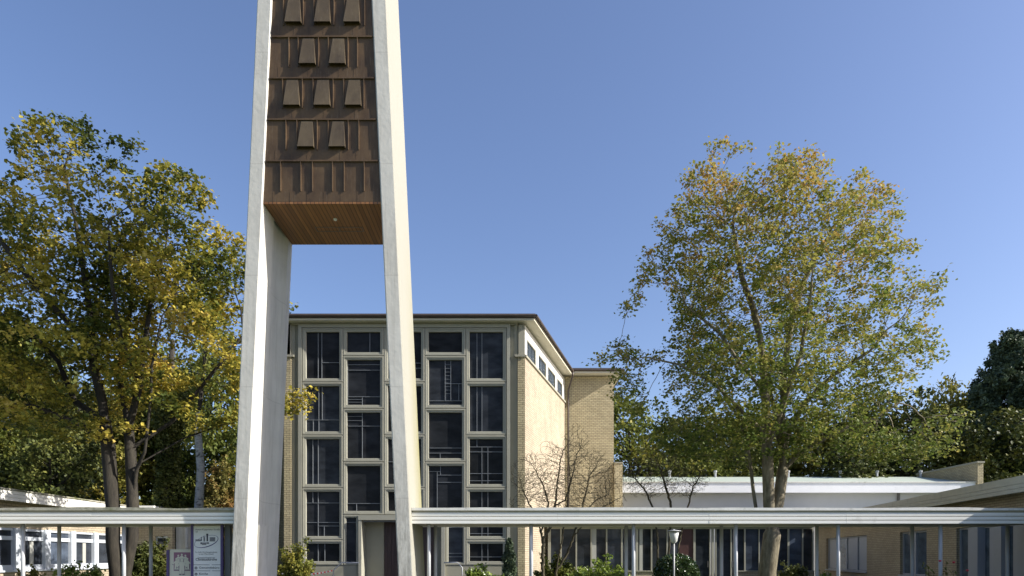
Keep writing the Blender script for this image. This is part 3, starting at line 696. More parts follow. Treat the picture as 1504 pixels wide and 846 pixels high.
# ------------------------------------------------------------------ sign, notice case, lamp, rails
SD = 20.62
def sx(px): return PX(px, SD)
def sz(py): return PZ(py, SD)
sg = thing('sign_board', 'tall grey white sign board with purple side posts and ellipse emblem under the walkway canopy', 'sign', (sx(306), SD, 0))
for px in (282.5, 326): MB().box(sx(px) - .035, sx(px) + .035, SD - .03, SD + .06, 0, ZC0 + .005).build('side_post', 'purple', sg, .004)
MB().box(sx(332.5) - .09, sx(332.5) + .08, SD + .08, SD + .25, 0, ZC0).build('back_post', 'dark_steel', sg, .004)
MB().box(sx(283.9), sx(324.4), SD, SD + .03, .3, sz(772.5)).build('panel', 'signwhite', sg)
fy = SD - .004
text('Anton-Kappmeier-Straße', sx(287), fy, sz(778.8), .072, 'inkgrey', sg)
text('47', sx(287), fy, sz(782.6), .078, 'inkgrey', sg)
text('Ev.-luth. Kirchengemeinde', sx(303), fy, sz(811.9), .062, 'inkgrey', sg, 'CENTER')
text('in der Maschstadt', sx(303), fy, sz(814.7), .062, 'inkgrey', sg, 'CENTER')
text('Gemeindezentrum', sx(303), fy, sz(820), .068, 'inkgrey', sg, 'CENTER')
text('Christuskirche', sx(303), fy, sz(823.4), .108, 'ink', sg, 'CENTER', bold=.0015)
text('Gemeindebüro', sx(292.4), fy, sz(835.3), .10, 'ink', sg)
text('Kirche', sx(292.4), fy, sz(844.3), .10, 'ink', sg)
mb = MB()
for a, b2, y in ((283.9, 308, 829.5), (311, 324.4, 829.5), (283.9, 309, 838.4), (311.5, 324.4, 838.4)): mb.box(sx(a), sx(b2), SD - .003, SD + .001, sz(y) - .008, sz(y) + .008)
mb.build('divider_line', 'inkgrey', sg)
for y in (834.2, 843.2):
    ring = MB(); c = (sx(288), sz(y)); n = 24
    ring.quad(*[(c[0] + .042 * math.cos(2 * math.pi * k / n), SD - .0035, c[1] + .042 * math.sin(2 * math.pi * k / n)) for k in range(n)]).build('round_symbol', 'ink', sg)
    s_ = MB(); s_.box(c[0] - .018, c[0] + .018, SD - .006, SD - .0038, c[1] - .014, c[1] - .002)
    if y < 840: s_.quad((c[0] - .022, SD - .005, c[1]), (c[0] + .022, SD - .005, c[1]), (c[0], SD - .005, c[1] + .018))
    else: s_.box(c[0] - .006, c[0] + .006, SD - .006, SD - .0038, c[1], c[1] + .02)
    s_.build('symbol_detail', 'signwhite', sg)
# emblem: tilted ellipse with drawn buildings
mb = MB(); n = 64; ec = (sx(303.1), sz(795.3)); th = math.radians(17)
def ell(a, r1, r2):
    x, z = r1 * math.cos(a), r2 * math.sin(a); return (ec[0] + x * math.cos(th) - z * math.sin(th), SD - .004, ec[1] + x * math.sin(th) + z * math.cos(th))
for k in range(n):
    a, b2 = 2 * math.pi * k / n, 2 * math.pi * (k + 1) / n
    def w(a): return .009 + .016 * max(0, math.sin(-a + .3))
    mb.quad(ell(a, .372, .168), ell(b2, .372, .168), ell(b2, .372 - w(b2), .168 - w(b2)), ell(a, .372 - w(a), .168 - w(a)))
mb.build('emblem_ring', 'inkblue', sg)
em = MB(); eg = MB(); yy = SD - .005
def eb_(m_, x0, x1, y0, y1): m_.box(sx(x0), sx(x1), yy, SD - .001, sz(y1), sz(y0))
eb_(em, 303.4, 305.6, 784.3, 795); eb_(em, 302.9, 306, 783.9, 785.6); eb_(em, 295.3, 296.2, 788.6, 793); eb_(em, 294.6, 296.6, 792.4, 794.5)
for k in range(9): eb_(em, 308.2 + k * .9, 308.7 + k * .9, 789, 794.8)
eb_(em, 307.5, 316, 794.6, 795.1); eb_(em, 294.5, 296.4, 796.6, 799.2); eb_(em, 299.6, 300, 786.5, 795)
eb_(eg, 287.2, 294.4, 792.2, 795); eb_(eg, 299, 299.5, 787.4, 795.4); eb_(eg, 300.2, 301.2, 789, 795.4); eb_(eg, 296.6, 303, 796.8, 800.4); eb_(eg, 303.4, 307, 796.4, 799)
em.build('emblem_drawing', 'ink', sg); eg.build('emblem_shading', 'inkgrey', sg)
# notice case with poster
nd = 21.0
def nx_(p): return PX(p, nd)
def nzz(p): return PZ(p, nd)
nc = thing('notice_case', 'cream notice case with poster of outlined figures left of the sign', 'notice case', (nx_(264), nd, 0))
MB().box(nx_(245.5), nx_(248.8), nd - .05, nd + .12, 0, nzz(807.5)).build('side_post', 'purple', nc, .004)
MB().box(nx_(248.9), nx_(281), nd, nd + .1, .5, nzz(806.8)).build('case', 'cream', nc, .006)
MB().box(nx_(255.3), nx_(279.5), nd - .004, nd - .001, nzz(838.5), nzz(811.2)).build('poster', 'magenta', nc)
mb = MB(); k2 = 0
def fig(x, y, s, k2, mb, dy=0):
    c0, z0 = nx_(x), nzz(y); yy = nd - .006 - .0015 * k2 - dy
    mb.quad(*[(c0 + .045 * s * math.cos(2 * math.pi * k / 16), yy, z0 + .045 * s * math.sin(2 * math.pi * k / 16)) for k in range(16)])
    mb.quad(*[(c0 + a * s, yy, z0 + b2 * s) for a, b2 in ((-.04, -.05), (.04, -.05), (.15, -.19), (.125, -.22), (.07, -.15), (.075, -.4), (.012, -.4), (0, -.28), (-.012, -.4), (-.075, -.4), (-.07, -.15), (-.125, -.22), (-.15, -.19))])
mo = MB()
for j, (x, y, s) in enumerate(((262, 816, .62), (272.5, 816, .62), (267.2, 814.5, .62), (259.5, 821, .8), (275.2, 821, .8), (267.4, 822.5, 1.05))):
    fig(x, y, s * 1.1, j, mo); fig(x, y, s, j, mb, .0007)
mo.build('poster_outlines', 'inkgrey', nc)
mb.build('poster_figures', 'cream', nc)
MB().box(nx_(256), nx_(279), nd - .012, nd - .0045, nzz(836.4), nzz(835.4)).build('poster_line', 'cream', nc)
# lamp
ld = 24.0; lmx = PX(989.8, ld)
lamp = thing('garden_lamp', 'slim garden lamp with flat cap and milky conical shade', 'lamp', (lmx, ld, 0))
MB().tube([(lmx, ld, 0), (lmx, ld, PZ(797, ld))], .032, 12).build('pole', 'steel', lamp, smooth=True)
z1, z2 = PZ(797, ld), PZ(780.6, ld)
MB().lathe(lmx, ld, [(0, z1 - .02), (.06, z1 - .02), (.07, z1), (.115, z1 + .05), (.175, z2), (0, z2)], 24).build('lamp_shade', 'lampglass', lamp, smooth=True)
MB().lathe(lmx, ld, [(0, z2 + .001), (.24, z2 + .005), (.25, z2 + .02), (.12, z2 + .045), (.03, z2 + .06), (.02, z2 + .08), (0, z2 + .08)], 24).build('cap', 'steel', lamp, smooth=True)
# hand rails
rd = 33.2
def rp(x, y): return (PX(x, rd), rd, PZ(y, rd))
tag(MB().tube([(PX(489.5, rd), rd, 0), rp(489.5, 838), rp(502, 826.2), rp(527, 826.4)], .03, 10).build('handrail', 'steel', None, smooth=True), 'grey tubular handrail left of the porch with tape tied to it', 'handrail')
tag(MB().tube([(PX(679, rd), rd, 0), rp(679, 834), rp(672, 826.2), rp(652, 826.4)], .03, 10).build('handrail', 'steel', None, smooth=True), 'grey tubular handrail right of the porch behind the clipped shrub', 'handrail')
tape = MB(); tape2 = MB()
a = Vector((PX(414, 25), 25.0, PZ(842.5, 25))); b_ = Vector(rp(488, 838))
for k in range(24):
    p, q = a.lerp(b_, k / 24), a.lerp(b_, (k + 1) / 24)
    p.z -= .10 * math.sin(math.pi * k / 24); q.z -= .10 * math.sin(math.pi * (k + 1) / 24)
    (tape if k % 2 else tape2).hexa([(p.x, p.y, p.z - .03), (q.x, q.y, q.z - .03), (q.x, q.y + .004, q.z - .03), (p.x, p.y + .004, p.z - .03), (p.x, p.y, p.z + .03), (q.x, q.y, q.z + .03), (q.x, q.y + .004, q.z + .03), (p.x, p.y + .004, p.z + .03)])
bt = thing('barrier_tape', 'red and white barrier tape tied to the left handrail', 'barrier tape', (-7, 26, 0))
tape.build('red_stripes', 'red', bt); tape2.build('white_stripes', 'white', bt)

# ------------------------------------------------------------------ trees
def make_mesh(name, V, Fq, mat, smooth=False):
    me = bpy.data.meshes.new(name); me.from_pydata(V, [], Fq)
    me.materials.append(M[mat])
    if smooth: me.polygons.foreach_set('use_smooth', [True] * len(me.polygons))
    me.update(); return me
def leaf_mesh(name, centers, size, mat, rng, flat=.5, elong=1.0, spread=None, per=1, dirs=None, dz=.6, fold=.25):
    C0 = np.repeat(np.asarray(centers, float), per, axis=0); n = len(C0)
    sp = rng.normal(size=(n, 3)) * spread if spread else np.zeros((n, 3)); sp[:, 2] *= dz
    C0 = C0 + sp
    nr = rng.normal(size=(n, 3)); nr[:, 2] = np.abs(nr[:, 2]) + flat; nr /= np.linalg.norm(nr, axis=1, keepdims=True)
    a = rng.normal(size=(n, 3)); u = np.cross(nr, a); u /= np.linalg.norm(u, axis=1, keepdims=True); v = np.cross(nr, u)
    s = size * rng.uniform(.55, 1.35, size=(n, 1))
    V = np.empty((n, 4, 3)); V[:, 0] = C0 - u * s * .5 * elong; V[:, 1] = C0 + v * s * .42 + nr * s * fold * .5; V[:, 2] = C0 + u * s * .55 * elong; V[:, 3] = C0 - v * s * .42 + nr * s * fold * .5
    me = bpy.data.meshes.new(name)
    me.vertices.add(n * 4); me.vertices.foreach_set('co', V.reshape(-1))
    idx = np.arange(n * 4, dtype=np.int32).reshape(n, 4)
    tri = np.stack([idx[:, [0, 1, 2]], idx[:, [0, 2, 3]]], 1).reshape(-1)
    me.loops.add(n * 6); me.loops.foreach_set('vertex_index', tri)
    me.polygons.add(n * 2); me.polygons.foreach_set('loop_start', np.arange(0, n * 6, 3, dtype=np.int32)); me.polygons.foreach_set('loop_total', np.full(n * 2, 3, dtype=np.int32))
    me.materials.append(M[mat]); me.update(calc_edges=True); return me
def grow(stems, ells, n_attr, seed, step=.35, kill=.55, infl=3.0, shell=.45, hole=.0, iters=90, up=.05, nfreq=.45):
    """space colonisation. stems: list of polylines (world pts); ells: (cx,cy,cz,rx,ry,rz)"""
    rnd = random.Random(seed); att = []
    vol = [e[3] * e[4] * e[5] for e in ells]
    while len(att) < n_attr:
        e = rnd.choices(ells, vol)[0]
        while True:
            p = Vector((rnd.uniform(-1, 1), rnd.uniform(-1, 1), rnd.uniform(-1, 1)))
            if p.length <= 1: break
        if rnd.random() > shell + (1 - shell) * p.length ** 2: continue
        q = Vector((e[0] + p.x * e[3], e[1] + p.y * e[4], e[2] + p.z * e[5]))
        if hole and noise.noise(q * nfreq + Vector((seed, 0, 0))) < -hole: continue
        att.append(q)
    P = []; par = []
    for st in stems:
        pts, root = st
        last = -1
        if root is not None:
            q = Vector(root); last = min(range(len(P)), key=lambda i: (P[i] - q).length)
        prev = None
        for p in pts:
            p = Vector(p)
            if prev is None:
                if last >= 0: prev = P[last]
                else:
                    P.append(p); par.append(-1); last = len(P) - 1; prev = p; continue
            d = p - prev; k = max(1, int(d.length / step))
            for j in range(1, k + 1):
                P.append(prev + d * j / k); par.append(last); last = len(P) - 1
            prev = p
    for it in range(iters):
        kd = kdtree.KDTree(len(P))
        for i, p in enumerate(P): kd.insert(p, i)
        kd.balance(); pull = {}; rest = []
        for a in att:
            co, i, d = kd.find(a)
            if d < kill: continue
            rest.append(a)
            if d < infl or it < 6 or it % 4 == 0: pull.setdefault(i, []).append((a - co).normalized())
        att = rest
        if not att or not pull: break
        new = 0
        for i, ds in pull.items():
            v = Vector((0, 0, up))
            for d in ds: v += d / len(ds)
            v += Vector((rnd.uniform(-1, 1), rnd.uniform(-1, 1), rnd.uniform(-1, 1))) * .22
            if v.length < .05: continue
            v.normalize()
            if par[i] >= 0:
                pd = (P[i] - P[par[i]]).normalized(); v = (v * .8 + pd * .35).normalized()
            P.append(P[i] + v * step); par.append(i); new += 1
        if not new: break
    return P, par
def skin(P, par, base, tip, expo=.46, sides=6, jitter=.0, seed=0):
    n = len(P); ch = [[] for _ in range(n)]
    for i, p in enumerate(par):
        if p >= 0: ch[p].append(i)
    cnt = [1] * n
    for i in range(n - 1, -1, -1):
        if par[i] >= 0: cnt[par[i]] += cnt[i]
    mx = max(cnt); R = [max(tip, base * (c / mx) ** expo) for c in cnt]
    mb = MB(); started = set()
    roots = [i for i in range(n) if par[i] < 0]; stack = [(r, None) for r in roots]
    while stack:
        i, fr = stack.pop(); chain = []; rad = []
        if fr is not None: chain.append(P[fr]); rad.append(min(R[fr], R[i] * 1.15))
        while True:
            chain.append(P[i]); rad.append(R[i])
            if not ch[i]: break
            c = sorted(ch[i], key=lambda k: -cnt[k])
            for o in c[1:]: stack.append((o, i))
            i = c[0]
        if len(chain) > 1:
            r0 = max(rad); rad[-1] *= .5
            mb.tube(chain, rad, 10 if r0 > .15 else 6 if r0 > .05 else 3, False)
    return mb, cnt
def finish_tree(name, label, cat, base, P, par, base_r, tip, bark_, leafs, group=None, expo=.46, name_crown='crown'):
    t = thing(name, label, cat, base, group)
    mb, cnt = skin(P, par, base_r, tip, expo)
    mb.build('trunk', bark_, t, smooth=True)
    for (mat, size, per, spread, cmax, frac, seed, flat, el) in leafs:
        rng = np.random.default_rng(seed)
        cs = [P[i] for i in range(len(P)) if cnt[i] <= cmax]
        cs = [c for c in cs if rng.random() < frac]
        me = leaf_mesh(name_crown, cs, size, mat, rng, flat, el, spread, per)
        o = bpy.data.objects.new(name_crown, me); COL.objects.link(o); o.parent = t; o.matrix_parent_inverse = Matrix_inv(t)
    return t
def W(x, y, D, dd=0): return (PX(x, D), D + dd, PZ(y, D))
def E(x, y, rx, ry, D, dd=0, rd_=None):
    s = D / F; return (PX(x, D), D + dd, PZ(y, D), rx * s, (rd_ if rd_ else min(rx, 150)) * s, ry * s)

# right maple
D = 27.0
stems = [([(PX(1128, D), D, -.05), W(1127, 840, D), W(1134, 785, D), W(1136, 765, D), W(1146, 738, D, .2), W(1154, 690, D, .3), W(1152, 610, D, .2), W(1152, 540, D, .0), W(1160, 470, D, -.2), W(1175, 420, D, -.3), W(1192, 380, D, -.5)], None),
         ([W(1128, 742, D, -.1), W(1124, 660, D, -.2), W(1120, 580, D, -.3), W(1119, 510, D), W(1111, 452, D, .3), W(1096, 400, D, .5), W(1085, 330, D, .6)], W(1134, 785, D)),
         ([W(1113, 755, D, .1), W(1109, 720, D, .2), W(1106, 680, D, .3), W(1103, 640, D, .5), W(1090, 600, D, .8), W(1070, 560, D, 1.2)], W(1134, 785, D)),
         ([W(1160, 640, D, .3), W(1185, 590, D, .3), W(1225, 550, D), W(1270, 520, D, -.4)], W(1154, 690, D, .3)),
         ([W(1175, 665, D), W(1215, 640, D, -.5), W(1260, 625, D, -.8), W(1300, 600, D, -1)], W(1154, 690, D, .3)),
         ([W(1085, 610, D, -.5), W(1040, 570, D, -.8), W(990, 545, D, -.9), W(940, 535, D, -1)], W(1122, 640, D, -.2)),
         ([W(1075, 540, D, -.8), W(1045, 500, D, -1), W(1000, 460, D, -.8)], W(1120, 580, D, -.3)),
         ([W(1153, 600, D, 1), W(1150, 520, D, 2), W(1145, 440, D, 2.6)], W(1154, 690, D, .3)),
         ([W(1130, 620, D, -1), W(1145, 540, D, -2), W(1150, 460, D, -2.6)], W(1124, 660, D, -.2))]
ells = [E(1145, 430, 165, 145, D, 0, 140), E(1070, 265, 62, 60, D, .4, 60), E(1060, 232, 38, 28, D, .4, 30), E(1165, 285, 60, 52, D), E(1140, 310, 110, 80, D, 0, 100), E(1190, 255, 32, 22, D), E(1120, 262, 50, 32, D, 0, 50), E(1240, 290, 40, 30, D, 0, 50), E(950, 470, 40, 40, D, 0, 40), E(945, 560, 50, 40, D, 0, 60), E(965, 410, 36, 45, D, 0, 50), E(1005, 345, 40, 45, D, 0, 50), E(1340, 470, 40, 40, D, 0, 50), E(1318, 370, 28, 35, D, 0, 40), E(1085, 245, 40, 30, D, 0, 40), E(1140, 248, 40, 26, D, 0, 40), E(1285, 330, 45, 65, D, .3, 50), E(1290, 285, 26, 22, D), E(1230, 330, 60, 60, D, 0, 60),
        E(1300, 420, 80, 32, D, -.3, 60), E(1360, 425, 24, 20, D), E(1310, 530, 65, 55, D, .3, 80), E(1370, 600, 45, 38, D, .2, 45), E(1310, 620, 90, 55, D, 0, 80),
        E(1020, 400, 70, 50, D, 0, 70), E(1030, 320, 32, 40, D), E(985, 435, 55, 50, D), E(960, 515, 70, 40, D, .2, 60), E(900, 525, 34, 14, D), E(890, 522, 20, 9, D), E(1395, 605, 28, 24, D), E(1330, 655, 60, 30, D), E(990, 590, 75, 45, D, 0, 80), E(1120, 560, 170, 85, D, 0, 150),
        E(1100, 640, 140, 45, D, 0, 110), E(1235, 650, 90, 38, D, -.2, 90)]
P, par = grow(stems, ells, 10500, 11, .24, .33, 2.4, .35, .14)
print('right nodes', len(P))
finish_tree('maple_tree', 'large three stemmed maple with thin yellowing crown in front of the hall', 'tree', (PX(1128, D), D, 0), P, par, .33, .009, 'bark_light',
            [('leaf_right', .13, 20, .17, 4, .88, 1, .7, 1.0)], expo=.56)
# left maple
D = 26.0
stems = [([(PX(182, D), D, -.05), W(184, 840, D), W(194, 790, D), W(195, 745, D), W(192, 670, D), W(189, 629, D), W(201, 600, D, -.2), W(212, 565, D, -.3), W(218, 500, D, -.2), W(222, 440, D), W(232, 380, D, .3)], None),
         ([(PX(174, D), D - .1, -.05), W(173, 840, D, -.1), W(168, 795, D, -.1), W(168, 745, D, -.1), W(163, 652, D, -.2), W(157, 591, D, -.3), W(150, 546, D, -.5), W(148, 478, D, -.6), W(138, 400, D, -.7), W(125, 330, D, -.6), W(105, 260, D, -.4)], None),
         ([W(174, 580, D, .3), W(160, 540, D, .6), W(165, 480, D, 1), W(170, 400, D, 1.2), W(172, 330, D, 1.3)], W(189, 629, D)),
         ([W(205, 690, D, -.2), W(223, 667, D, -.5), W(238, 591, D, -.8), W(243, 550, D, -1), W(262, 480, D, -1.2)], W(195, 735, D)),
         ([W(246, 618, D, .3), W(275, 575, D, .6), W(303, 531, D, .9), W(342, 480, D, 1)], W(200, 660, D)),
         ([W(262, 640, D, .5), W(315, 615, D, 1), W(365, 590, D, 1.2), W(415, 592, D, 1.1), W(436, 588, D, 1.0)], W(210, 680, D, -.2)),
         ([W(125, 625, D, -.4), W(68, 603, D, -.8), W(0, 603, D, -1), W(-60, 590, D, -1)], W(163, 652, D, -.2)),
         ([W(95, 584, D, .6), W(60, 520, D, 1), W(10, 470, D, 1.2)], W(150, 620, D)),
         ([W(115, 470, D, -1.4), W(70, 410, D, -1.8), W(30, 350, D, -1.8)], W(149, 520, D, -.5)),
         ([W(212, 520, D, -1.5), W(214, 450, D, -2.2), W(216, 380, D, -2.5)], W(212, 565, D, -.3))]
ells = [E(95, 235, 62, 45, D, -.4, 50), E(45, 205, 26, 18, D), E(120, 190, 26, 18, D), E(190, 255, 45, 45, D), E(172, 232, 45, 32, D, 0, 40), E(228, 272, 40, 32, D, 0, 40), E(255, 285, 55, 38, D, 0, 50), E(300, 305, 20, 20, D), E(320, 380, 42, 60, D, .4, 60), E(338, 335, 26, 45, D, .4, 40), E(352, 430, 25, 80, D, .5, 50), E(265, 300, 50, 40, D, 0, 50), E(345, 345, 14, 30, D),
        E(60, 330, 90, 70, D, 0, 80), E(-30, 380, 80, 90, D), E(160, 350, 130, 80, D, 0, 110), E(230, 400, 120, 100, D, 0, 110), E(90, 460, 130, 90, D, 0, 120), E(-30, 520, 90, 90, D), E(140, 540, 130, 60, D, -.4, 120),
        E(270, 520, 90, 90, D, 0, 100), E(330, 480, 40, 100, D, .5, 60), E(60, 590, 120, 45, D), E(300, 600, 60, 25, D, .4, 60), E(433, 575, 22, 22, D, 1.0, 25), E(425, 600, 22, 14, D, 1.0, 20), E(395, 590, 40, 20, D, 1.1, 40), E(420, 430, 12, 14, D, 1, 14), E(110, 640, 90, 25, D, -.5, 80)]
P, par = grow(stems, ells, 9000, 5, .24, .34, 2.4, .4, .12)
print('left nodes', len(P))
finish_tree('maple_tree', 'broad dark stemmed maple turning yellow behind the left walkway', 'tree', (PX(185, D), D, 0), P, par, .25, .009, 'bark_dark',
            [('leaf_left', .155, 18, .17, 4, 1.0, 2, .7, 1.0)], expo=.58)

# bare shrubby trees
def bare(base, ells_, stems_, seed, label, n=1100, r=.07, leafs=[]):
    P, par = grow(stems_, ells_, n, seed, .09, .095, .8, .5, .05, 130, .12, 2.2)
    rnd = random.Random(seed)
    for i in range(len(P)): P[i] = P[i] + Vector((rnd.uniform(-1, 1), rnd.uniform(-1, 1), rnd.uniform(-1, 1))) * .022
    return finish_tree('bare_tree', label, 'tree', base, P, par, r, .006, 'bark_moss', leafs, expo=.45)
D = 25.0
bare((PX(800, D), D, 0), [E(820, 720, 62, 40, D, 0, 60), E(840, 672, 42, 34, D, 0, 40), E(785, 700, 36, 36, D), E(880, 700, 32, 32, D), E(895, 735, 26, 22, D), E(770, 740, 24, 20, D), E(846, 643, 16, 22, D), E(806, 666, 16, 20, D), E(762, 690, 12, 16, D), E(908, 706, 16, 14, D), E(874, 664, 14, 16, D)],
     [([(PX(800, D), D, 0), W(797, 830, D), W(798, 800, D), W(795, 780, D), W(800, 760, D), W(806, 742, D), W(798, 715, D, -.2), W(785, 690, D, -.3)], None),
      ([W(812, 770, D, .1), W(816, 742, D, .2), W(820, 700, D, .2), W(826, 665, D, .2)], W(797, 790, D)),
      ([(PX(812, D), D + .2, 0), W(818, 838, D, .2), W(833, 815, D, .2), W(842, 790, D, .2), W(852, 760, D, .2), W(858, 735, D, .1), W(866, 700, D, 0)], None),
      ([W(830, 735, D), W(840, 700, D, -.2), W(846, 670, D, -.2)], W(816, 742, D, .2)),
      ([W(875, 735, D, .3), W(895, 725, D, .3)], W(852, 760, D, .2)),
      ([W(828, 775, D, -.1), W(832, 745, D, -.2), W(836, 705, D, -.3), W(834, 670, D, -.3)], W(818, 838, D, .2)),
      ([W(790, 765, D, .1), W(778, 740, D, .2), W(765, 715, D, .2)], W(797, 790, D)),
      ([W(868, 755, D, -.2), W(890, 742, D, -.3), W(912, 730, D, -.3)], W(842, 790, D, .2))], 21, 'bare twiggy small tree in front of the church corner', 20000, .07)
D = 30.0
bare((PX(975, D), D, 0), [E(950, 705, 40, 28, D, 0, 40), E(1005, 705, 36, 26, D, 0, 40), E(935, 685, 22, 14, D), E(985, 690, 40, 25, D, 0, 30), E(960, 672, 30, 22, D)],
     [([(PX(965, D), D, 0), W(966, 790, D), W(958, 745, D), W(948, 720, D), W(930, 700, D)], None),
      ([(PX(978, D), D + .1, 0), W(985, 780, D), W(985, 740, D), W(978, 715, D), W(970, 690, D)], None),
      ([(PX(985, D), D - .1, 0), W(1000, 785, D), W(1010, 745, D), W(1018, 715, D), W(1028, 700, D)], None)], 22, 'bare multi stemmed small tree behind the garden lamp', 12000, .055,
     [('leaf_pale', .05, 1, .08, 2, .25, 5, .3, 1)])

# background trees: a few prototypes, copied
def proto(kind, seed, H, R, leaf, bark_, n, size, per, spread, label, trunk_r=.25, shape='round'):
    rnd = random.Random(seed); el = []
    if shape == 'round':
        for k in range(9):
            a = rnd.uniform(0, 6.28); r = R * rnd.uniform(.15, .6); z = H * rnd.uniform(.35, .82)
            el.append((r * math.cos(a), r * math.sin(a), z, R * rnd.uniform(.35, .55), R * rnd.uniform(.35, .55), H * rnd.uniform(.10, .18)))
        el.append((0, 0, H * .55, R * .6, R * .6, H * .3)); el.append((0, 0, H * .25, R * .75, R * .75, H * .14)); el.append((0, 0, H * .85, R * .3, R * .3, H * .13))
    stems_ = [([(0, 0, -.1), (rnd.uniform(-.2, .2), 0, H * .2), (rnd.uniform(-.3, .3), .2, H * .4), (rnd.uniform(-.5, .5), -.2, H * .65)], None)]
    P, par = grow(stems_, el, n, seed, .55, .8, 5, .45, .12, 60)
    t = thing(kind, label, 'tree', (0, 0, 0)); mb, cnt = skin(P, par, trunk_r, .02, .45); mb.build('trunk', bark_, t, smooth=True)
    rng = np.random.default_rng(seed); cs = [P[i] for i in range(len(P)) if cnt[i] <= 4]
    me = leaf_mesh('crown', cs, size, leaf, rng, .6, 1, spread, per)
    o = bpy.data.objects.new('crown', me); COL.objects.link(o); o.parent = t
    return t
def copy_thing(t, loc, rz, s, label, crown_mat=None):
    r = t.copy(); COL.objects.link(r); r.location = loc; r.rotation_euler = (0, 0, rz); r.scale = s; r['label'] = label
    for ch in t.children:
        c = ch.copy(); COL.objects.link(c); c.parent = r
        if crown_mat and ch.name.startswith('crown'):
            c.data = ch.data
            c.material_slots[0].link = 'OBJECT'; c.material_slots[0].material = M[crown_mat]
    return r
p1 = proto('broadleaf_tree', 31, 14, 5.0, 'leaf_green', 'bark_dark', 1500, .34, 34, .52, 'x')
p2 = proto('broadleaf_tree', 32, 14, 4.4, 'leaf_dark', 'bark_dark', 1500, .34, 34, .52, 'x')
used = set()
def put(p, x, ytop, D, w, rz, label, mat=None, H=14.0):
    z = PZ(ytop, D); s = z / H; loc = (PX(x, D), D, 0); sc = (w, w, s)
    if p.name not in used:
        used.add(p.name); p.location = loc; p.rotation_euler = (0, 0, rz); p.scale = sc; p['label'] = label
        if mat:
            for ch in p.children:
                if ch.name.startswith('crown'): ch.material_slots[0].link = 'OBJECT'; ch.material_slots[0].material = M[mat]
        p['group'] = 'trees beyond the buildings'
        return p
    r = copy_thing(p, loc, rz, sc, label, mat); r['group'] = 'trees beyond the buildings'; return r
# right side
put(p1, 925, 575, 62, 1.0, 0, 'green tree showing just right of the church transept')
put(p2, 985, 600, 66, 1.0, .7, 'darker green tree behind the bare trees above the hall roof')
put(p1, 1050, 590, 64, 1.05, 1.9, 'green tree behind the left half of the large thin maple')
put(p2, 1120, 600, 70, 1.2, 2.4, 'dark tree directly behind the stems of the thin maple', 'leaf_green')
put(p1, 1200, 595, 66, 1.1, 3.3, 'yellowish tree behind the right half of the thin maple', 'leaf_yellow')
put(p2, 1275, 600, 62, 1.1, 4.1, 'dark tree rising behind the roof vents of the hall')
put(p1, 1345, 560, 60, 1.0, 5.0, 'dark green tree between the maple crown and the pine', 'leaf_dark')
put(p1, 1385, 548, 66, .8, 2.9, 'yellow green tree between the maple crown and the brick parapet', 'leaf_yellow')
put(p1, 1430, 600, 58, .9, 1.7, 'dark tree filling in behind the pine left side', 'leaf_dark')
put(p2, 1240, 640, 56, .9, 5.7, 'low dark tree just behind the hall roof at its middle')
put(p1, 1000, 655, 57, .8, 2.2, 'low green tree just behind the hall roof left part')
put(p2, 1100, 650, 57, .9, 1.2, 'low dark tree just behind the hall roof left of the maple stems')
put(p2, 1530, 590, 66, 1.2, 4.9, 'dark broadleaf tree behind the pine at the right edge')
# left side
put(p1, 310, 470, 62, 1.0, 3.6, 'green tree filling the gap between left maple and tower')
put(p2, 60, 560, 68, 1.3, 1.1, 'distant dark tree far behind the left wing roof')
put(p1, 200, 500, 70, 1.1, 2.5, 'distant tree behind the fork of the left maple')
put(p2, 345, 610, 60, .7, 2.5, 'lower dark tree close beside the left tower leg', 'leaf_green')
put(p2, -30, 440, 40, .95, .4, 'dark tree at the far left edge behind the sunlit wing', 'leaf_green')
put(p1, 40, 475, 46, .9, 1.4, 'dark green tree above the white fascia of the left wing', 'leaf_dark')
put(p2, 110, 540, 60, 1.0, 2.2, 'dark tree standing behind the left trunk of the left maple')
put(p1, 165, 560, 62, .95, 3.0, 'yellowing tree seen low between the left maple trunks', 'leaf_yellow')
put(p2, 225, 560, 64, .95, 5.2, 'green tree behind the ivy covered trunk', 'leaf_green')
put(p1, 70, 620, 38, .55, 2.0, 'low dark tree right above the left wing roof', 'leaf_dark')
put(p2, 150, 640, 58, .8, .2, 'low green tree between left wing roof and maple trunks', 'leaf_yellow')
put(p1, 0, 640, 39, .6, 4.0, 'low dark tree at the left picture edge above the wing roof', 'leaf_dark')
put(p2, 268, 655, 60, .55, 1.0, 'low dark tree between the ivy trunk and the birch', 'leaf_green')

# birch
D = 40.0
bt_ = thing('birch_tree', 'tree with white mottled birch trunk between the ivy trunk and the tower', 'tree', (PX(292, D), D, 0))
MB().tube([(PX(292, D), D, 0), W(292, 745, D), W(295, 690, D), W(291, 640, D), W(292, 605, D)], [.27, .25, .22, .2, .15], 12).build('trunk', 'birch', bt_, smooth=True)
P, par = grow([([W(292, 612, D), W(294, 590, D), W(300, 540, D)], None)], [E(300, 460, 45, 100, D, 0, 60), E(325, 400, 30, 70, D), E(270, 500, 45, 80, D), E(300, 590, 40, 45, D), E(275, 610, 30, 35, D)], 900, 41, .45, .7, 4, .5, .1, 60)
mb, cnt = skin(P, par, .12, .015, .5); mb.build('limbs', 'bark_dark', bt_, smooth=True)
rng = np.random.default_rng(7); me = leaf_mesh('crown', [P[i] for i in range(len(P)) if cnt[i] <= 5], .2, 'leaf_green', rng, .3, 1, .4, 30)
o = bpy.data.objects.new('crown', me); COL.objects.link(o); o.parent = bt_; o.matrix_parent_inverse = Matrix_inv(bt_)
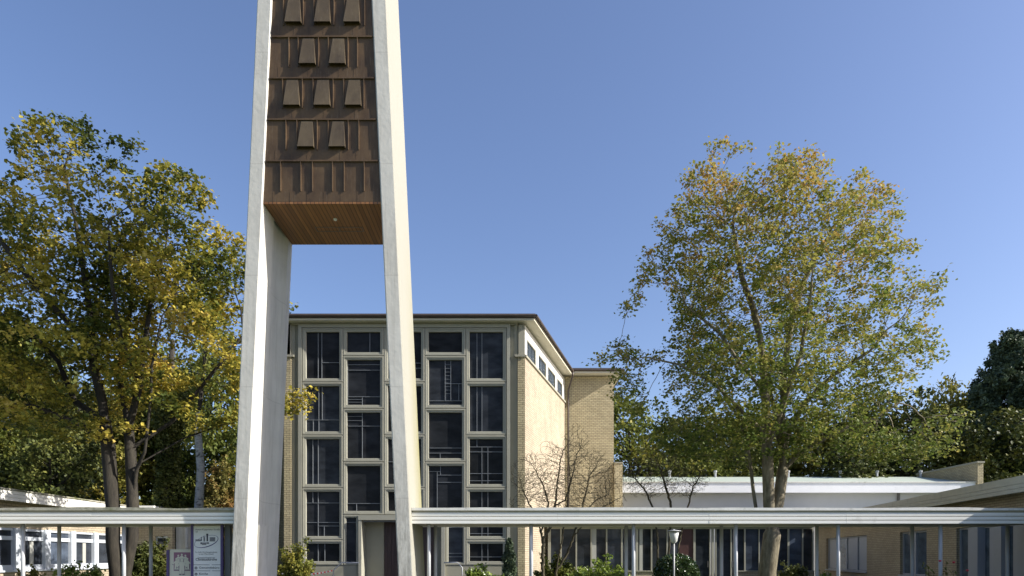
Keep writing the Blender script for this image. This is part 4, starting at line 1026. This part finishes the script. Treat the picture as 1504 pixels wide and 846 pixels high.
# ivy covered tree
D = 37.0
t = thing('ivy_covered_tree', 'dark trunk wrapped thick in ivy left of the birch', 'tree', (PX(246, D), D, 0))
MB().tube([(PX(246, D), D, 0), W(246, 700, D), W(247, 620, D), W(250, 560, D), W(254, 500, D)], [.3, .28, .25, .2, .1], 10).build('trunk', 'bark_dark', t, smooth=True)
rng = np.random.default_rng(8); cs = []
for k in range(2600):
    f = rng.random(); y = 800 - 235 * f; r = (.55 + .25 * math.sin(f * 9) * .4 + (.8 * max(0, f - .65))) * rng.uniform(.8, 1.05); a = rng.uniform(0, 6.28)
    cs.append((PX(246 + 4 * f, D) + r * math.cos(a), D + r * math.sin(a), PZ(y, D)))
me = leaf_mesh('ivy', cs, .15, 'leaf_dark', rng, .1, 1, .08, 4); o = bpy.data.objects.new('ivy', me); COL.objects.link(o); o.parent = t; o.matrix_parent_inverse = Matrix_inv(t)

# pine
D = 62.0
rnd = random.Random(77); base = (PX(1488, D), D, 0)
def zz(y): return PZ(y, D)
mb = MB(); cs = []
top = zz(492)
bx = PX(1488, D)
mb.tube([(bx, D, 0), (bx + .1, D, 8), (bx - .1, D, 15), (bx, D, top - .4)], [.36, .3, .2, .05], 8, False)
for k in range(130):
    f = (k + rnd.random()) / 130; z = 3.5 + (top - 3.7) * f; L_ = (1 - f ** 2.2) * 5.6 + .5; L_ *= rnd.uniform(.7, 1.08)
    a = k * 2.4 + rnd.uniform(-.3, .3); dx, dy = math.cos(a), math.sin(a); pts = []; prev = None
    for j in range(6):
        g = j / 5; p = Vector((bx + dx * L_ * g, D + dy * L_ * g, z + L_ * (.10 * g + .22 * g * g))); pts.append(p)
    mb.tube(pts, [.05 * (1 - f * .5) * (1 - g * .75) + .008 for g in (0, .2, .4, .6, .8, 1)], 4, False)
    m_ = int(6 + L_ * 6)
    for j in range(m_):
        g = rnd.uniform(.3, 1.02); side = rnd.uniform(-1, 1) * .55 * (1.15 - g * .6) * L_ * .5
        q = Vector((bx + dx * L_ * g - dy * side, D + dy * L_ * g + dx * side, z + L_ * (.10 * g + .22 * g * g) + rnd.uniform(-.12, .2)))
        hgt = rnd.uniform(.2, .75)
        for s_ in range(3): cs.append(q + Vector((0, 0, hgt * s_ / 3)))
t = thing('pine_tree', 'dark bluish green pine rising at the right edge behind the wing', 'tree', base); mb.build('trunk', 'bark_dark', t, smooth=True)
rng = np.random.default_rng(3)
me = leaf_mesh('crown', cs, .22, 'needle', rng, .0, 1.3, .14, 14, dz=1.0); o = bpy.data.objects.new('crown', me); COL.objects.link(o); o.parent = t; o.matrix_parent_inverse = Matrix_inv(t)
print('pine leaves', len(cs) * 14)

# ------------------------------------------------------------------ shrubs
def shrub(name, label, cat, c, r, h0, mat, n, size, seed, clip=False, el=1.3, flat=.3, lobes=7, stem='bark_moss', upr=0):
    """c=(x,y) base, r=(rx,ry) half widths, h0=top height"""
    rnd = random.Random(seed); rng = np.random.default_rng(seed)
    t = thing(name, label, cat, (c[0], c[1], 0)); mb = MB(); cs = []
    if clip == 'column':
        for k in range(n):
            f = rng.random(); a = rng.uniform(0, 6.28); q = r[0] * min(1, 2.4 * (1 - f)) ** .7 * (.55 + .45 * rng.random()) * (1 + .12 * math.sin(f * 23 + a * 2)); cs.append((c[0] + q * math.cos(a), c[1] + q * math.sin(a), .1 + f * (h0 - .1)))
        mb.tube([(c[0], c[1], 0), (c[0], c[1], h0 * .9)], [.04, .01], 6, False); me = leaf_mesh('foliage', cs, size, mat, rng, -.2, 1.6, .02, 1)
    elif clip:
        zc = h0 - r[0] * .9
        for k in range(n):
            v = rng.normal(size=3); v /= np.linalg.norm(v); q = rng.uniform(.82, 1.0)
            cs.append((c[0] + v[0] * r[0] * q, c[1] + v[1] * r[1] * q, max(.05, zc + v[2] * r[0] * .9 * q * (1 if v[2] > 0 else 1.2))))
        for k in range(6): a = k * 1.05; mb.tube([(c[0], c[1], 0), (c[0] + .5 * r[0] * math.cos(a), c[1] + .5 * r[1] * math.sin(a), zc)], [.03, .01], 5, False)
        me = leaf_mesh('foliage', cs, size, mat, rng, flat, el, .02, 1)
    else:
        nb = lobes * 5
        for k in range(nb):
            a = rnd.uniform(0, 6.28); q = math.sqrt(rnd.random()); ex, ey = c[0] + r[0] * q * math.cos(a), c[1] + r[1] * q * math.sin(a)
            zt_ = h0 * (1 - .45 * q * q) * rnd.uniform(.72, 1.0) if k else h0
            mid = (c[0] + (ex - c[0]) * .4 + rnd.uniform(-.05, .05), c[1] + (ey - c[1]) * .4, zt_ * .55)
            mb.tube([(c[0] + rnd.uniform(-.1, .1), c[1] + rnd.uniform(-.1, .1), 0), mid, (ex, ey, zt_)], [.016, .011, .005], 4, False)
            for j in range(n // nb):
                f = rnd.random() ** .6; b0 = Vector(mid).lerp(Vector((ex, ey, zt_)), f * 1.0)
                if rnd.random() < .35: b0.z *= rnd.uniform(.2, .9)
                cs.append(b0)
        me = leaf_mesh('foliage', cs, size, mat, rng, flat, el, size * .75, 1)
    mb.build('stems', stem, t)
    o = bpy.data.objects.new('foliage', me); COL.objects.link(o); o.parent = t; o.matrix_parent_inverse = Matrix_inv(t); return t
def sh(name, label, cat, x, ytop, D, rxpx, mat, n, size, seed, **kw):
    rx = rxpx * D / F; return shrub(name, label, cat, (PX(x, D), D), (rx, rx * .9), PZ(ytop, D), mat, n, size, seed, **kw)
sh('rhododendron', 'low light green shrub in front of the church side light', 'shrub', 708, 829, 25, 44, 'leaf_rhodo', 2600, .11, 51)
sh('rhododendron', 'light green shrub with upright glossy leaves between bare tree and round hedge', 'shrub', 882, 815, 24, 46, 'leaf_rhodo', 2600, .12, 52)
sh('leafy_shrub', 'loose mid green shrub around the foot of the bare tree', 'shrub', 822, 813, 26, 40, 'leaf_green', 6000, .08, 53)
sh('round_hedge', 'round clipped glossy dark hedge ball behind the garden lamp', 'hedge', 993, 813, 26, 33, 'leaf_holly', 6500, .085, 54, clip=True)
sh('column_conifer', 'small dark columnar conifer at the foot of the church wall', 'conifer', 748, 791, 33.2, 9, 'needle', 6000, .09, 55, clip='column')
sh('leafy_shrub', 'dark green shrub right beside the left tower leg', 'shrub', 432, 790, 25.5, 28, 'leaf_green', 4200, .085, 56)
sh('holly_bush', 'large dark bush in front of the small brick annex', 'bush', 219, 790, 30, 34, 'leaf_dark', 11000, .09, 57, lobes=14)
sh('leafy_shrub', 'yellow green shrub under the left walkway near the maple trunk', 'shrub', 138, 829, 24, 22, 'leaf_rhodo', 1700, .09, 58)
sh('leafy_shrub', 'yellow green shrub before the second left wing window', 'shrub', 100, 823, 24, 26, 'leaf_rhodo', 1500, .09, 59)
sh('leafy_shrub', 'thin yellowish shrub at the left picture edge', 'shrub', 45, 830, 24, 30, 'leaf_yellow', 1500, .08, 60)
sh('leafy_shrub', 'low dark shrub at the foot of the thin maple', 'shrub', 1168, 824, 29, 26, 'leaf_dark', 2600, .09, 61)
sh('orange_shrub', 'tall orange brown shrub between the birch and the tower', 'shrub', 322, 668, 57, 34, 'leaf_orange', 16000, .18, 62, lobes=16)
sh('orange_shrub', 'yellow brown shrub low behind the ivy covered trunk', 'shrub', 270, 698, 62, 24, 'leaf_yellow', 6000, .28, 63, lobes=12)
sh('leafy_shrub', 'small green shrub at the foot of the brick wing wall', 'shrub', 1212, 836, 30, 12, 'leaf_rhodo', 500, .09, 64)
sh('evergreen_shrub', 'green shrub filling the gap between sign and left tower leg', 'shrub', 338, 776, 31, 12, 'leaf_yellow', 1800, .12, 65)
for (x, y, seed, lab) in ((1378, 824, 71, 'leggy rose bush with one red bloom left of the third walkway post'), (1398, 826, 72, 'taller rose bush with red bloom before the wing corner'), (1418, 838, 73, 'low rose bush with red bud under the wing window')):
    t = shrub('rose_bush', lab, 'rose bush', (PX(x, 19), 24.0 * 19 / 19 - 5 + 5 - 4.6), (.18, .15), PZ(y, 19.4), 'leaf_dark', 150, .07, seed, lobes=1)
    t['group'] = 'rose bushes before the right wing'
    fl = MB(); fx_, fz = PX(x, 19.4) + .02, PZ(y, 19.4)
    fl.lathe(fx_, 19.35, [(0, fz - .03), (.03, fz - .015), (.04, fz + .01), (.025, fz + .03), (0, fz + .03)], 10).build('bloom', 'rose', t, smooth=True)

# ------------------------------------------------------------------ light, world, camera
el_ = math.radians(31.0); az_t = .19
sv = Vector((1, -az_t, math.tan(el_) * math.hypot(1, az_t))).normalized()
sd = bpy.data.lights.new('sun', 'SUN'); sd.energy = 5.0; sd.angle = math.radians(.5); sd.color = (1.0, .95, .87)
so = bpy.data.objects.new('sun', sd); COL.objects.link(so); so.rotation_euler = (-sv).to_track_quat('-Z', 'Y').to_euler(); so.location = (20, 0, 30)
w = bpy.data.worlds.new('World'); SC.world = w; w.use_nodes = True; nt = w.node_tree
sky = nt.nodes.new('ShaderNodeTexSky'); sky.sky_type = 'NISHITA'; sky.sun_disc = False; sky.sun_elevation = el_
sky.sun_rotation = math.atan2(sv.x, sv.y); sky.altitude = 100; sky.air_density = 1.0; sky.dust_density = 1.9; sky.ozone_density = 3.5
bg = nt.nodes['Background']; L(nt, mixc(nt, 1.0, sky.outputs[0], (1.05, .99, 1.06), 'MULTIPLY'), bg.inputs[0]); bg.inputs[1].default_value = .110
cd = bpy.data.cameras.new('camera'); cam = bpy.data.objects.new('camera', cd); COL.objects.link(cam); SC.camera = cam
cam.location = (0, 0, EYE); cam.rotation_euler = (math.pi / 2, 0, 0); cd.sensor_width = 36; cd.lens = 36 * F / 1504; cd.shift_y = (HY - 423) / 1504; cd.clip_end = 2000; cd.clip_start = .1
SC.view_settings.view_transform = 'Standard'; SC.view_settings.look = 'None'; SC.view_settings.exposure = .82; SC.view_settings.gamma = 1
SC.render.engine = 'CYCLES'; SC.render.resolution_x = 1024; SC.render.resolution_y = 576
